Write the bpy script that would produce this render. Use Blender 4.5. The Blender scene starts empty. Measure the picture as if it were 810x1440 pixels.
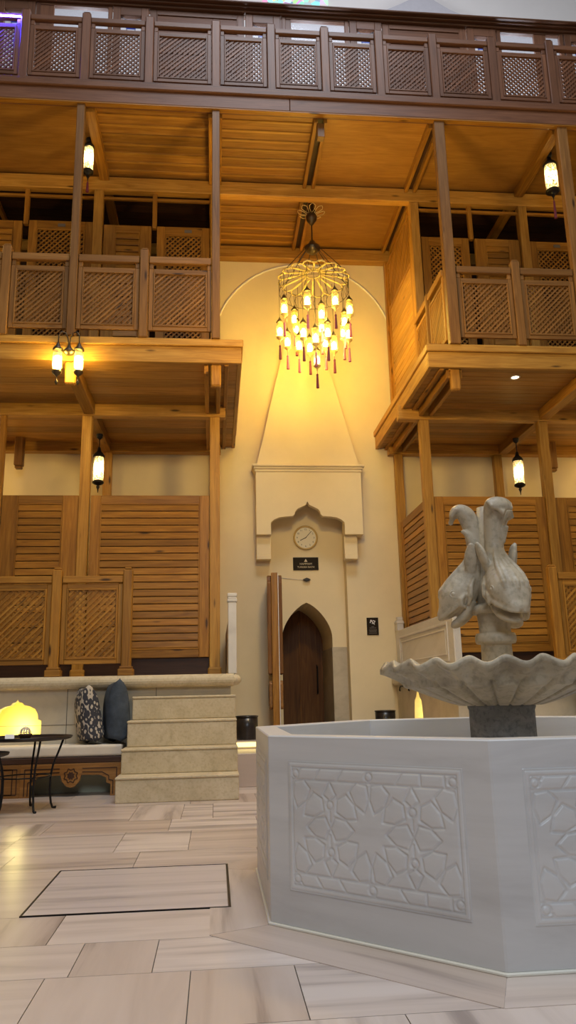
import bpy, bmesh, math, random
from math import pi, sin, cos, radians, hypot, atan2, sqrt
from mathutils import Vector, Matrix
from mathutils.geometry import tessellate_polygon

S = bpy.context.scene
COL = S.collection
random.seed(11)
RND = random.Random(5)

# ------------------------------------------------------------------ camera
cam_d = bpy.data.cameras.new('camera')
cam = bpy.data.objects.new('camera', cam_d)
COL.objects.link(cam)
cam_d.sensor_fit = 'VERTICAL'
cam_d.sensor_height = 36.0
cam_d.lens = 27.105
cam_d.clip_end = 200
F, YAW, PIT, ROL = 1084.2, 0.0968541, 0.2334549, -0.0221885
_f = Vector((sin(YAW) * cos(PIT), cos(YAW) * cos(PIT), sin(PIT)))
_r = Vector((cos(YAW), -sin(YAW), 0))
_u = _r.cross(_f)
_r2 = _r * cos(ROL) + _u * sin(ROL)
_u2 = _u * cos(ROL) - _r * sin(ROL)
cam.matrix_world = Matrix(((_r2.x, _u2.x, -_f.x, 0), (_r2.y, _u2.y, -_f.y, 0), (_r2.z, _u2.z, -_f.z, 1.1), (0, 0, 0, 1)))
S.camera = cam

# ------------------------------------------------------------------ world, daylight, added fill, exposure
W = bpy.data.worlds.new('hall_daylight')
S.world = W
W.use_nodes = True
W.node_tree.nodes['Background'].inputs[0].default_value = (0.86, 0.88, 1.0, 1)
W.node_tree.nodes['Background'].inputs[1].default_value = 0.085


def lamp(name, kind, loc, power, color, size=0.1, rot=None, **kw):
    d = bpy.data.lights.new(name, kind)
    d.energy = power
    d.color = color
    if kind == 'AREA':
        d.shape = 'DISK'
        d.size = size
    else:
        d.shadow_soft_size = size
    for k, v in kw.items():
        setattr(d, k, v)
    o = bpy.data.objects.new(name, d)
    o.location = loc
    if rot:
        o.rotation_euler = rot
    COL.objects.link(o)
    return o


DAY = (0.84, 0.91, 1.0)
WARM = (1.0, 0.66, 0.26)
WARM2 = (1.0, 0.66, 0.20)
lamp('dome_daylight', 'AREA', (1.7, 2.5, 19), 1500, DAY, 7.0, (0, 0, 0))
lamp('basin_front_fill', 'AREA', (0.5, -4.2, 6.5), 270, DAY, 3.0, (radians(54), 0, radians(-9)))  # added cool fill from behind the viewpoint, brightens the basin fronts
lamp('upper_wall_daylight', 'AREA', (1.7, 7.5, 18.5), 170, (0.80, 0.78, 1.0), 5.0, (radians(48), 0, 0))
S.view_settings.view_transform = 'Standard'
S.view_settings.look = 'None'
S.view_settings.gamma = 1
S.view_settings.use_curve_mapping = False
S.view_settings.exposure = 0.0
try:
    S.cycles.max_bounces = 8
    S.cycles.diffuse_bounces = 4
    S.cycles.transparent_max_bounces = 12
    S.cycles.sample_clamp_indirect = 4
    S.cycles.caustics_reflective = False
    S.cycles.caustics_refractive = False
    S.cycles.use_denoising = True
except Exception:
    pass

# ------------------------------------------------------------------ materials
MATS = {}


class NT:
    def __init__(self, name):
        self.m = bpy.data.materials.new(name)
        self.m.use_nodes = True
        self.t = self.m.node_tree
        self.b = self.t.nodes['Principled BSDF']
        MATS[name] = self.m

    def n(self, typ, **kw):
        nd = self.t.nodes.new(typ)
        for k, v in kw.items():
            if k.startswith('_'):
                setattr(nd, k[1:], v)
            else:
                nd.inputs[k].default_value = v
        return nd

    def l(self, a, ai, b, bi):
        self.t.links.new(a.outputs[ai], b.inputs[bi])

    def ramp(self, stops, interp='LINEAR'):
        r = self.t.nodes.new('ShaderNodeValToRGB')
        r.color_ramp.interpolation = interp
        e = r.color_ramp.elements
        while len(e) < len(stops):
            e.new(0.5)
        for el, (p, c) in zip(e, stops):
            el.position = p
            el.color = (*c, 1) if len(c) == 3 else c
        return r

    def mix(self, a, ai, b, bi, fac=None, fi=0, mode='MIX', f=0.5):
        m = self.t.nodes.new('ShaderNodeMix')
        m.data_type = 'RGBA'
        m.blend_type = mode
        m.inputs[0].default_value = f
        if fac is not None:
            self.t.links.new(fac.outputs[fi], m.inputs[0])
        for src, si, k in ((a, ai, 6), (b, bi, 7)):
            if isinstance(src, tuple):
                m.inputs[k].default_value = (*src, 1)
            else:
                self.t.links.new(src.outputs[si], m.inputs[k])
        return m


def plain(name, col, rough=0.5, metal=0.0, spec=0.5, emit=None, es=0.0, noise=0.0, nscale=8.0):
    t = NT(name)
    t.b.inputs['Base Color'].default_value = (*col, 1)
    t.b.inputs['Roughness'].default_value = rough
    t.b.inputs['Metallic'].default_value = metal
    t.b.inputs['Specular IOR Level'].default_value = spec
    if emit:
        t.b.inputs['Emission Color'].default_value = (*emit, 1)
        t.b.inputs['Emission Strength'].default_value = es
    if noise:
        tc = t.n('ShaderNodeTexCoord')
        nz = t.n('ShaderNodeTexNoise', Scale=nscale, Detail=6.0, Roughness=0.65)
        t.l(tc, 'Object', nz, 'Vector')
        lo = tuple(c * (1 - noise) for c in col)
        hi = tuple(min(1, c * (1 + noise)) for c in col)
        r = t.ramp([(0.3, lo), (0.7, hi)])
        t.l(nz, 'Fac', r, 'Fac')
        t.l(r, 'Color', t.b, 'Base Color')
    return t.m


def wood(name, dark, mid, light, figure=1.0, rough=0.42, knots=True):
    t = NT(name)
    at = t.n('ShaderNodeAttribute', _attribute_name='gc')
    rn = t.n('ShaderNodeAttribute', _attribute_name='rnd')
    mp = t.n('ShaderNodeMapping', Scale=(0.55, 7.0 * figure, 7.0 * figure))
    t.l(at, 'Vector', mp, 'Vector')
    nz = t.n('ShaderNodeTexNoise', Scale=2.3, Detail=4.0, Roughness=0.55, Distortion=1.1)
    t.l(mp, 'Vector', nz, 'Vector')
    rp = t.ramp([(0.25, dark), (0.5, mid), (0.78, light)])
    t.l(nz, 'Fac', rp, 'Fac')
    mp2 = t.n('ShaderNodeMapping', Scale=(2.5, 90.0, 90.0))
    t.l(at, 'Vector', mp2, 'Vector')
    n2 = t.n('ShaderNodeTexNoise', Scale=1.0, Detail=3.0)
    t.l(mp2, 'Vector', n2, 'Vector')
    r2 = t.ramp([(0.3, (0.8, 0.78, 0.76)), (0.7, (1.08, 1.08, 1.08))])
    t.l(n2, 'Fac', r2, 'Fac')
    mx = t.mix(rp, 'Color', r2, 'Color', mode='MULTIPLY', f=1.0)
    hs = t.n('ShaderNodeHueSaturation')
    mr = t.n('ShaderNodeMapRange')
    mr.inputs[3].default_value = 0.74
    mr.inputs[4].default_value = 1.2
    t.l(rn, 'Fac', mr, 0)
    t.l(mr, 0, hs, 'Value')
    t.l(mx, 2, hs, 'Color')
    last, li = hs, 'Color'
    if knots:
        mp3 = t.n('ShaderNodeMapping', Scale=(1.15, 5.0, 5.0))
        t.l(at, 'Vector', mp3, 'Vector')
        vo = t.n('ShaderNodeTexVoronoi', Scale=1.0)
        t.l(mp3, 'Vector', vo, 'Vector')
        rk = t.ramp([(0.05, (1, 1, 1)), (0.12, (0, 0, 0))])
        t.l(vo, 'Distance', rk, 'Fac')
        mk = t.mix(hs, 'Color', tuple(c * 0.28 for c in dark), 0, rk, 'Color')
        last, li = mk, 2
    t.l(last, li, t.b, 'Base Color')
    t.b.inputs['Roughness'].default_value = rough
    t.b.inputs['Specular IOR Level'].default_value = 0.35
    return t.m


wood('pine', (0.245, 0.102, 0.012), (0.365, 0.165, 0.021), (0.49, 0.243, 0.038))
wood('pine_light', (0.33, 0.155, 0.025), (0.48, 0.245, 0.042), (0.60, 0.34, 0.072))
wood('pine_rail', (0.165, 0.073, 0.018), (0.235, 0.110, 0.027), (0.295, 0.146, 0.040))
wood('ceiling_plank', (0.25, 0.112, 0.022), (0.37, 0.180, 0.036), (0.47, 0.250, 0.060), knots=False)
wood('veneer', (0.28, 0.130, 0.024), (0.345, 0.168, 0.031), (0.41, 0.210, 0.043), figure=0.35, knots=False)
wood('dark_wood', (0.035, 0.016, 0.010), (0.055, 0.026, 0.015), (0.08, 0.038, 0.02), knots=False)
wood('walnut', (0.13, 0.050, 0.011), (0.19, 0.078, 0.017), (0.26, 0.115, 0.028), rough=0.55, knots=False)
wood('gallery_wood', (0.120, 0.050, 0.024), (0.170, 0.073, 0.035), (0.215, 0.097, 0.048), knots=False)
wood('inlay_wood', (0.26, 0.115, 0.03), (0.34, 0.16, 0.042), (0.42, 0.205, 0.06), knots=False)

plain('plaster', (0.81, 0.69, 0.445), 0.85, spec=0.2, noise=0.035, nscale=1.6)
plain('plaster_white', (0.83, 0.80, 0.74), 0.8, spec=0.2, noise=0.02, nscale=1.5)
plain('plaster_grey', (0.56, 0.55, 0.56), 0.8, spec=0.2, noise=0.05)
plain('green_paint', (0.60, 0.62, 0.46), 0.7)
plain('black_iron', (0.018, 0.016, 0.016), 0.4, metal=0.6)
plain('bronze', (0.10, 0.075, 0.045), 0.38, metal=0.85)
plain('gold_wire', (0.72, 0.58, 0.24), 0.45, metal=0.25)
plain('pot_black', (0.02, 0.016, 0.015), 0.3, noise=0.5, nscale=20)
plain('cushion_cream', (0.74, 0.66, 0.54), 0.9, spec=0.1, noise=0.06, nscale=5)
plain('slate_velvet', (0.060, 0.075, 0.095), 0.85, spec=0.2, noise=0.35, nscale=6)
plain('navy_cloth', (0.03, 0.035, 0.055), 0.9, noise=0.3)
plain('clock_face', (0.82, 0.77, 0.62), 0.5)
plain('clock_gold', (0.55, 0.38, 0.13), 0.4, metal=0.3)
plain('ink', (0.02, 0.015, 0.012), 0.5)
plain('sign_brown', (0.022, 0.015, 0.008), 0.6, spec=0.15)
plain('sign_letters', (0.62, 0.52, 0.33), 0.4)
plain('white_paint', (0.85, 0.84, 0.82), 0.5)
plain('tray_metal', (0.055, 0.048, 0.045), 0.32, metal=0.7)
plain('joint_dark', (0.10, 0.085, 0.07), 0.9)
plain('sealant', (0.80, 0.78, 0.68), 0.6)
plain('blue_glass', (0.03, 0.07, 0.42), 0.2)
plain('lead', (0.10, 0.11, 0.14), 0.5, metal=0.5)
plain('tassel_rose', (0.48, 0.14, 0.24), 0.8, noise=0.2, nscale=40)
plain('tassel_plum', (0.16, 0.025, 0.055), 0.8, noise=0.2, nscale=40)
plain('plaque_grey', (0.16, 0.14, 0.12), 0.4)
plain('niche_lining', (0.86, 0.72, 0.30), 0.8)
plain('led_warm', (1, 0.8, 0.35), 0.5, emit=(1.0, 0.80, 0.26), es=2.2)
plain('led_blue', (0.2, 0.2, 1), 0.5, emit=(0.05, 0.04, 1.0), es=700)
plain('bulb_warm', (1, 0.9, 0.6), 0.5, emit=(1.0, 0.75, 0.30), es=160.0)
plain('bulb_cool', (1, 1, 0.95), 0.5, emit=(1.0, 0.77, 0.36), es=270.0)
plain('downlight_disc', (1, 1, 0.95), 0.5, emit=(1.0, 0.85, 0.5), es=12.0)


def glass(name, tint, alpha, rough=0.15):
    t = NT(name)
    tr = t.n('ShaderNodeBsdfTransparent')
    tr.inputs[0].default_value = (*tint, 1)
    mx = t.n('ShaderNodeMixShader', Fac=alpha)
    t.b.inputs['Base Color'].default_value = (*tint, 1)
    t.b.inputs['Roughness'].default_value = rough
    t.b.inputs['Transmission Weight'].default_value = 0.0
    out = t.t.nodes['Material Output']
    t.l(tr, 0, mx, 1)
    t.l(t.b, 0, mx, 2)
    t.l(mx, 0, out, 0)
    return t.m


glass('lamp_glass', (0.97, 0.92, 0.62), 0.22, 0.1)
glass('pane_glass', (0.95, 0.96, 1.0), 0.10, 0.05)


def frosted(name):
    """crackled mosaic lantern glass: translucent cells with dark leading"""
    t = NT(name)
    tc = t.n('ShaderNodeTexCoord')
    vo = t.n('ShaderNodeTexVoronoi', _feature='DISTANCE_TO_EDGE', Scale=30.0)
    t.l(tc, 'Object', vo, 'Vector')
    rp = t.ramp([(0.05, (0, 0, 0)), (0.14, (1, 1, 1))])
    t.l(vo, 'Distance', rp, 'Fac')
    tr = t.n('ShaderNodeBsdfTransparent')
    tr.inputs[0].default_value = (1, 0.97, 0.86, 1)
    tl = t.n('ShaderNodeBsdfTranslucent')
    tl.inputs[0].default_value = (1, 0.95, 0.8, 1)
    m0 = t.n('ShaderNodeMixShader', Fac=0.88)
    t.l(tr, 0, m0, 1)
    t.l(tl, 0, m0, 2)
    t.b.inputs['Base Color'].default_value = (0.25, 0.22, 0.17, 1)
    mx = t.n('ShaderNodeMixShader')
    t.l(rp, 'Color', mx, 'Fac')
    t.l(t.b, 0, mx, 1)
    t.l(m0, 0, mx, 2)
    t.l(mx, 0, t.t.nodes['Material Output'], 0)
    return t.m


frosted('mosaic_glass')


def marble_floor():
    t = NT('marble_floor')
    at = t.n('ShaderNodeAttribute', _attribute_name='gc')
    rn = t.n('ShaderNodeAttribute', _attribute_name='rnd')
    mp = t.n('ShaderNodeMapping', Scale=(0.35, 4.2, 1.0))
    t.l(at, 'Vector', mp, 'Vector')
    nz = t.n('ShaderNodeTexNoise', Scale=1.5, Detail=5.0, Roughness=0.55, Distortion=0.5)
    t.l(mp, 'Vector', nz, 'Vector')
    rp = t.ramp([(0.30, (0.34, 0.27, 0.235)), (0.42, (0.55, 0.455, 0.39)), (0.58, (0.62, 0.52, 0.45)), (0.8, (0.67, 0.575, 0.505))])
    t.l(nz, 'Fac', rp, 'Fac')
    hs = t.n('ShaderNodeHueSaturation')
    mr = t.n('ShaderNodeMapRange')
    mr.inputs[3].default_value = 0.82
    mr.inputs[4].default_value = 1.10
    t.l(rn, 'Fac', mr, 0)
    t.l(mr, 0, hs, 'Value')
    mr2 = t.n('ShaderNodeMapRange')
    mr2.inputs[3].default_value = 1.25
    mr2.inputs[4].default_value = 0.75
    t.l(rn, 'Fac', mr2, 0)
    t.l(mr2, 0, hs, 'Saturation')
    rs = t.ramp([(0.36, (0.27, 0.215, 0.19)), (0.47, (0.54, 0.445, 0.385)), (0.60, (0.66, 0.56, 0.49))])
    t.l(nz, 'Fac', rs, 'Fac')
    rf = t.ramp([(0.5, (0, 0, 0)), (0.62, (1, 1, 1)), (0.72, (0.1, 0.1, 0.1)), (0.85, (0.8, 0.8, 0.8))])
    t.l(rn, 'Fac', rf, 'Fac')
    ms = t.mix(rp, 'Color', rs, 'Color', rf, 'Color')
    t.l(ms, 2, hs, 'Color')
    t.l(hs, 'Color', t.b, 'Base Color')
    t.b.inputs['Roughness'].default_value = 0.3
    t.b.inputs['Specular IOR Level'].default_value = 0.45


def stone(name, c0, c1, c2, scale, stretch, rough, bump=0.0, spots=None):
    t = NT(name)
    tc = t.n('ShaderNodeTexCoord')
    mp = t.n('ShaderNodeMapping', Scale=stretch)
    t.l(tc, 'Object', mp, 'Vector')
    nz = t.n('ShaderNodeTexNoise', Scale=scale, Detail=8.0, Roughness=0.62, Distortion=0.6)
    t.l(mp, 'Vector', nz, 'Vector')
    rp = t.ramp([(0.3, c0), (0.5, c1), (0.72, c2)])
    t.l(nz, 'Fac', rp, 'Fac')
    last, li = rp, 'Color'
    if spots:
        n3 = t.n('ShaderNodeTexNoise', Scale=scale * 9, Detail=4.0)
        t.l(tc, 'Object', n3, 'Vector')
        r3 = t.ramp([(0.36, spots), (0.5, (1, 1, 1))])
        t.l(n3, 'Fac', r3, 'Fac')
        mx = t.mix(rp, 'Color', r3, 'Color', mode='MULTIPLY', f=1.0)
        last, li = mx, 2
    t.l(last, li, t.b, 'Base Color')
    t.b.inputs['Roughness'].default_value = rough
    if bump:
        n4 = t.n('ShaderNodeTexNoise', Scale=scale * 14, Detail=6.0)
        t.l(tc, 'Object', n4, 'Vector')
        bp = t.n('ShaderNodeBump', Strength=bump, Distance=0.02)
        t.l(n4, 'Fac', bp, 'Height')
        t.l(bp, 'Normal', t.b, 'Normal')


marble_floor()
stone('marble_white', (0.50, 0.495, 0.49), (0.61, 0.61, 0.605), (0.67, 0.67, 0.665), 1.4, (0.35, 0.35, 2.6), 0.33)
stone('marble_cover', (0.30, 0.255, 0.24), (0.56, 0.49, 0.46), (0.66, 0.58, 0.55), 1.3, (0.3, 5.0, 1), 0.3)
stone('marble_old', (0.26, 0.213, 0.142), (0.46, 0.392, 0.280), (0.57, 0.495, 0.365), 3.2, (1, 1, 0.7), 0.5, 0.12, (0.80, 0.80, 0.78))
stone('pedestal_stone', (0.10, 0.10, 0.09), (0.17, 0.165, 0.15), (0.27, 0.255, 0.23), 5.0, (1, 1, 1.3), 0.6, 0.2, (0.7, 0.7, 0.7))
stone('limestone', (0.50, 0.41, 0.25), (0.60, 0.50, 0.325), (0.68, 0.58, 0.40), 3.5, (1, 1, 1), 0.75, 0.12, (0.90, 0.88, 0.84))
stone('limestone_wall', (0.50, 0.43, 0.30), (0.60, 0.52, 0.375), (0.67, 0.59, 0.44), 1.6, (1, 1, 1), 0.7, 0.06)
stone('marble_cream', (0.58, 0.54, 0.47), (0.69, 0.65, 0.575), (0.76, 0.72, 0.65), 1.5, (1, 0.6, 1.8), 0.45)
stone('marble_dado', (0.40, 0.345, 0.24), (0.51, 0.44, 0.31), (0.58, 0.51, 0.37), 2.5, (1, 1, 1.5), 0.4)


def damask():
    t = NT('damask')
    tc = t.n('ShaderNodeTexCoord')
    mp = t.n('ShaderNodeMapping', Scale=(15, 15, 10))
    t.l(tc, 'Object', mp, 'Vector')
    nz = t.n('ShaderNodeTexNoise', Scale=1.6, Detail=2.0, Distortion=1.8)
    t.l(mp, 'Vector', nz, 'Vector')
    vo = t.n('ShaderNodeTexVoronoi', Scale=1.3)
    t.l(mp, 'Vector', vo, 'Vector')
    wv = t.n('ShaderNodeMath', _operation='MULTIPLY_ADD')
    wv.inputs[1].default_value = 9.0
    t.l(vo, 'Distance', wv, 0)
    t.l(nz, 'Fac', wv, 2)
    sn = t.n('ShaderNodeMath', _operation='SINE')
    t.l(wv, 0, sn, 0)
    rp = t.ramp([(0.0, (0.045, 0.045, 0.055)), (0.48, (0.05, 0.05, 0.06)), (0.55, (0.55, 0.48, 0.38))])
    ad = t.n('ShaderNodeMath', _operation='MULTIPLY_ADD')
    ad.inputs[1].default_value = 0.5
    ad.inputs[2].default_value = 0.44
    t.l(sn, 0, ad, 0)
    t.l(ad, 0, rp, 'Fac')
    t.l(rp, 'Color', t.b, 'Base Color')
    t.b.inputs['Roughness'].default_value = 0.9


damask()


def stained():
    t = NT('stained_glass')
    tc = t.n('ShaderNodeTexCoord')
    vo = t.n('ShaderNodeTexVoronoi', Scale=9.0)
    t.l(tc, 'Object', vo, 'Vector')
    hs = t.n('ShaderNodeHueSaturation', Saturation=0.75, Value=1.5)
    t.l(vo, 'Color', hs, 'Color')
    t.l(hs, 'Color', t.b, 'Emission Color')
    t.b.inputs['Base Color'].default_value = (0.1, 0.1, 0.1, 1)
    t.b.inputs['Emission Strength'].default_value = 0.8


stained()


# ------------------------------------------------------------------ mesh helpers
class MB:
    def __init__(self):
        self.v, self.f, self.gc, self.rn = [], [], [], []

    def add(self, vs, fs, grain=None, rnd=None, frame=None):
        vs = [Vector(p) for p in vs]
        lo = [min(p[i] for p in vs) for i in range(3)]
        hi = [max(p[i] for p in vs) for i in range(3)]
        if grain is None:
            grain = max(range(3), key=lambda i: hi[i] - lo[i])
        order = [grain] + [i for i in range(3) if i != grain]
        off = Vector((RND.uniform(0, 40), RND.uniform(0, 40), RND.uniform(0, 40)))
        r = RND.random() if rnd is None else rnd
        b = len(self.v)
        for p in vs:
            self.v.append(p)
            q = frame @ p if frame is not None else Vector((p[order[0]], p[order[1]], p[order[2]]))
            self.gc.append(q + off)
            self.rn.append(r)
        for f in fs:
            self.f.append([b + i for i in f])
        return self

    def box(self, x0, x1, y0, y1, z0, z1, **k):
        vs = [(x, y, z) for z in (z0, z1) for y in (y0, y1) for x in (x0, x1)]
        fs = [(0, 2, 3, 1), (4, 5, 7, 6), (0, 1, 5, 4), (2, 6, 7, 3), (0, 4, 6, 2), (1, 3, 7, 5)]
        return self.add(vs, fs, **k)

    def bar(self, p, q, w, h, up=(0, 1, 0), **k):
        p, q = Vector(p), Vector(q)
        d = (q - p).normalized()
        n = Vector(up)
        s = d.cross(n).normalized()
        n = s.cross(d).normalized()
        vs = []
        for c in (p, q):
            for a, b in ((-1, -1), (1, -1), (1, 1), (-1, 1)):
                vs.append(c + s * (a * w / 2) + n * (b * h / 2))
        fs = [(3, 2, 1, 0), (4, 5, 6, 7), (0, 1, 5, 4), (1, 2, 6, 5), (2, 3, 7, 6), (3, 0, 4, 7)]
        fr = Matrix((d, s, n))
        return self.add(vs, fs, frame=fr, **k)

    def tube(self, pts, r, n=8, closed=False, **k):
        pts = [Vector(p) for p in pts]
        rs = r if isinstance(r, (list, tuple)) else [r] * len(pts)
        m = len(pts)
        vs, fs = [], []
        ref = None
        for i, p in enumerate(pts):
            if closed:
                d = pts[(i + 1) % m] - pts[i - 1]
            else:
                d = pts[min(i + 1, m - 1)] - pts[max(i - 1, 0)]
            d = d.normalized() if d.length > 1e-9 else Vector((0, 0, 1))
            if ref is None:
                ref = Vector((0, 0, 1)) if abs(d.z) < 0.9 else Vector((1, 0, 0))
            a = d.cross(ref)
            if a.length < 1e-4:
                a = d.cross(Vector((0.3, 1, 0.2)))
            a.normalize()
            b = a.cross(d).normalized()
            ref = b
            for j in range(n):
                t = 2 * pi * j / n
                vs.append(p + (a * cos(t) + b * sin(t)) * rs[i])
        for i in range(m if closed else m - 1):
            i2 = (i + 1) % m
            for j in range(n):
                j2 = (j + 1) % n
                fs.append((i * n + j, i * n + j2, i2 * n + j2, i2 * n + j))
        if not closed:
            fs.append(tuple(range(n - 1, -1, -1)))
            fs.append(tuple((m - 1) * n + j for j in range(n)))
        return self.add(vs, fs, **k)

    def lathe(self, prof, n=24, c=(0, 0, 0), rmod=None, zmod=None, **k):
        """prof: [(radius, z)] from bottom to top (outside going up)"""
        c = Vector(c)
        vs, fs = [], []
        m = len(prof)
        for i, (r, z) in enumerate(prof):
            for j in range(n):
                t = 2 * pi * j / n
                rr = r if rmod is None else rmod(i, r, t)
                zz = z if zmod is None else zmod(i, z, t)
                vs.append(c + Vector((rr * cos(t), rr * sin(t), zz)))
        for i in range(m - 1):
            for j in range(n):
                j2 = (j + 1) % n
                fs.append((i * n + j, i * n + j2, (i + 1) * n + j2, (i + 1) * n + j))
        fs.append(tuple(range(n - 1, -1, -1)))
        fs.append(tuple((m - 1) * n + j for j in range(n)))
        return self.add(vs, fs, **k)

    def prism(self, loops, axis, d0, d1, **k):
        """extrude a 2-D polygon with holes. axis 'y': points are (x,z); 'x': (y,z); 'z': (x,y)"""
        if not isinstance(loops[0][0], (list, tuple)):
            loops = [loops]
        flat = [p for lp in loops for p in lp]

        def P(p, d):
            return (p[0], d, p[1]) if axis == 'y' else ((d, p[0], p[1]) if axis == 'x' else (p[0], p[1], d))
        tris = tessellate_polygon([[Vector((p[0], p[1], 0)) for p in lp] for lp in loops])
        n = len(flat)
        vs = [P(p, d0) for p in flat] + [P(p, d1) for p in flat]
        fs = []
        for t in tris:
            fs.append(tuple(t))
            fs.append(tuple(n + i for i in reversed(t)))
        b = 0
        for lp in loops:
            m = len(lp)
            for i in range(m):
                j = (i + 1) % m
                fs.append((b + i, b + j, n + b + j, n + b + i))
            b += m
        return self.add(vs, fs, **k)

    def build(self, name, mat, parent=None, bevel=0.0, smooth=False, loc=None, segs=1):
        me = bpy.data.meshes.new(name)
        me.from_pydata([tuple(p) for p in self.v], [], self.f)
        a = me.attributes.new('gc', 'FLOAT_VECTOR', 'POINT')
        a.data.foreach_set('vector', [c for p in self.gc for c in p])
        a = me.attributes.new('rnd', 'FLOAT', 'POINT')
        a.data.foreach_set('value', self.rn)
        bm = bmesh.new()
        bm.from_mesh(me)
        bmesh.ops.recalc_face_normals(bm, faces=bm.faces)
        bm.to_mesh(me)
        bm.free()
        me.materials.append(MATS[mat] if isinstance(mat, str) else mat)
        o = bpy.data.objects.new(name, me)
        COL.objects.link(o)
        if parent is not None:
            o.parent = parent
        if loc is not None:
            o.location = loc
        if smooth:
            for p in me.polygons:
                p.use_smooth = True
        if bevel:
            md = o.modifiers.new('bevel', 'BEVEL')
            md.width = bevel
            md.segments = segs
            md.limit_method = 'ANGLE'
            md.angle_limit = radians(40)
        return o


def thing(name, label, cat, loc=(0, 0, 0), rotz=0.0, group=None):
    o = bpy.data.objects.new(name, None)
    o.empty_display_size = 0.1
    COL.objects.link(o)
    o.location = loc
    o.rotation_euler = (0, 0, rotz)
    return tag(o, label, cat, group)


def tag(o, label, cat, group=None):
    o['kind'] = 'thing'
    o['label'] = label
    o['category'] = cat
    if group:
        o['group'] = group
    return o


def struct(name, mb, mat, bevel=0.0, smooth=False):
    o = mb.build(name, mat, None, bevel, smooth)
    o['kind'] = 'structure'
    return o


def solo(name, mb, mat, label, cat, group=None, bevel=0.0, smooth=False, loc=None):
    return tag(mb.build(name, mat, None, bevel, smooth, loc), label, cat, group)


def pbox(name, mat, parent, *b, bevel=0.004):
    return MB().box(*b).build(name, mat, parent, bevel)


def copy_tree(root, loc, label, group=None, rotz=None):
    r = root.copy()
    COL.objects.link(r)
    r.location = loc
    if rotz is not None:
        r.rotation_euler = (0, 0, rotz)
    r['label'] = label
    if group:
        r['group'] = group
    for ch in list(root.children):
        c = ch.copy()
        COL.objects.link(c)
        c.parent = r
        for g in list(ch.children):
            d = g.copy()
            COL.objects.link(d)
            d.parent = c
    return r


def lattice(mb, x0, x1, z0, z1, y, sp=0.056, w=0.025, t=0.014):
    """two layers of diagonal laths filling a rectangle"""
    def clip(s):
        out = []
        W_, H_ = x1 - x0, z1 - z0
        st = sp * sqrt(2)
        n = int((W_ + H_) / st) + 1
        o0 = ((W_ + H_) - n * st) / 2
        for i in range(n + 1):
            c = o0 + i * st
            a = max(0, c - H_)
            b = min(W_, c)
            if b - a < 0.02:
                continue
            if s > 0:
                out.append(((x0 + a, z0 + H_ - (c - a)), (x0 + b, z0 + H_ - (c - b))))
            else:
                out.append(((x0 + a, z0 + (c - a)), (x0 + b, z0 + (c - b))))
        return out
    for (a, b) in clip(1):
        mb.bar((a[0], y - t / 2, a[1]), (b[0], y - t / 2, b[1]), w, t)
    for (a, b) in clip(-1):
        mb.bar((a[0], y + t / 2, a[1]), (b[0], y + t / 2, b[1]), w, t)


def frame_bars(mb, x0, x1, z0, z1, y0, y1, w, top=None, bot=None):
    top = top or w
    bot = bot or w
    mb.box(x0, x0 + w, y0, y1, z0, z1)
    mb.box(x1 - w, x1, y0, y1, z0, z1)
    mb.box(x0 + w, x1 - w, y0, y1, z1 - top, z1)
    mb.box(x0 + w, x1 - w, y0, y1, z0, z0 + bot)


def ogee(cx, z0, hw, h, steps=10):
    """pointed keel arch outline: from left foot over apex to right foot"""
    pts = []
    for i in range(steps + 1):
        t = i / steps
        x = hw * cos(t * pi / 2) ** 0.9 if t < 1 else 0
        z = h * (sin(t * pi / 2) ** 0.85 * 0.86 + 0.14 * t ** 6)
        pts.append((x, z))
    left = [(cx - x, z0 + z) for x, z in pts]
    right = [(cx + x, z0 + z) for x, z in reversed(pts[:-1])]
    return left + right


XC = 1.70          # axis of the central bay
YF = 9.95          # balcony front plane
YG = 11.70         # cabin front plane
YW = 13.72         # back wall
XL, XR = -7.0, 10.5
ZP = 1.39          # platform top

# ================================================================== STRUCTURE
# ---- floor of marble slabs
fl = MB()
rows = [-3.0, -1.6, -0.2, 1.1, 2.2, 3.0, 3.57, 4.02, 4.52, 5.63, 6.2, 7.08, 7.72, 8.75, 9.5, 10.3]
fr = random.Random(3)
special = {5: [-1.9, -0.69, -0.10, 0.33, 1.6], 6: [-2.4, -1.6, -0.60, -0.26, 1.5], 7: [-2.2, -0.78, 0.10, 1.4], 8: [-2.6, -1.02, 0.09, 1.5],
           9: [-2.3, -1.45, -0.55, 0.31, 2.0], 10: [-2.4, -1.6, -0.75, -0.20, 0.9], 11: [-2.1, -1.47, -0.40, 0.38, 1.3], 12: [-2.3, -0.8, -0.32, -0.02, 1.2]}
for i in range(len(rows) - 1):
    xs = special.get(i)
    if xs is None:
        xs = []
        x = -2.2 + fr.uniform(0, 0.6)
        while x < 2.4:
            xs.append(x)
            x += fr.uniform(0.55, 1.3)
    xs = list(xs)
    x = xs[0]
    while x > XL:
        x -= fr.uniform(0.7, 1.5)
        xs.insert(0, x)
    x = xs[-1]
    while x < XR:
        x += fr.uniform(0.7, 1.5)
        xs.append(x)
    for a, b in zip(xs[:-1], xs[1:]):
        if i == 8 and abs(a + 1.02) < 0.01:
            continue
        g = 0.0022
        w, h = b - a, rows[i + 1] - rows[i]
        grain = 0 if (w > h or fr.random() < 0.6) and fr.random() < 0.85 else 1
        fl.box(a + g, b - g, rows[i] + g, rows[i + 1] - g, -0.03, 0.0, grain=grain, rnd=fr.uniform(0.15, 0.95))
struct('floor', fl, 'marble_floor')
jb = MB()
jb.box(XL, XR, -3, 10.4, -0.06, -0.006)
struct('floor_bed', jb, 'joint_dark')

FX, FY, FE = 1.764, 4.78, 1.235      # octagonal basin: centre and edge
AP = FE * (1 + sqrt(2)) / 2


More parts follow.
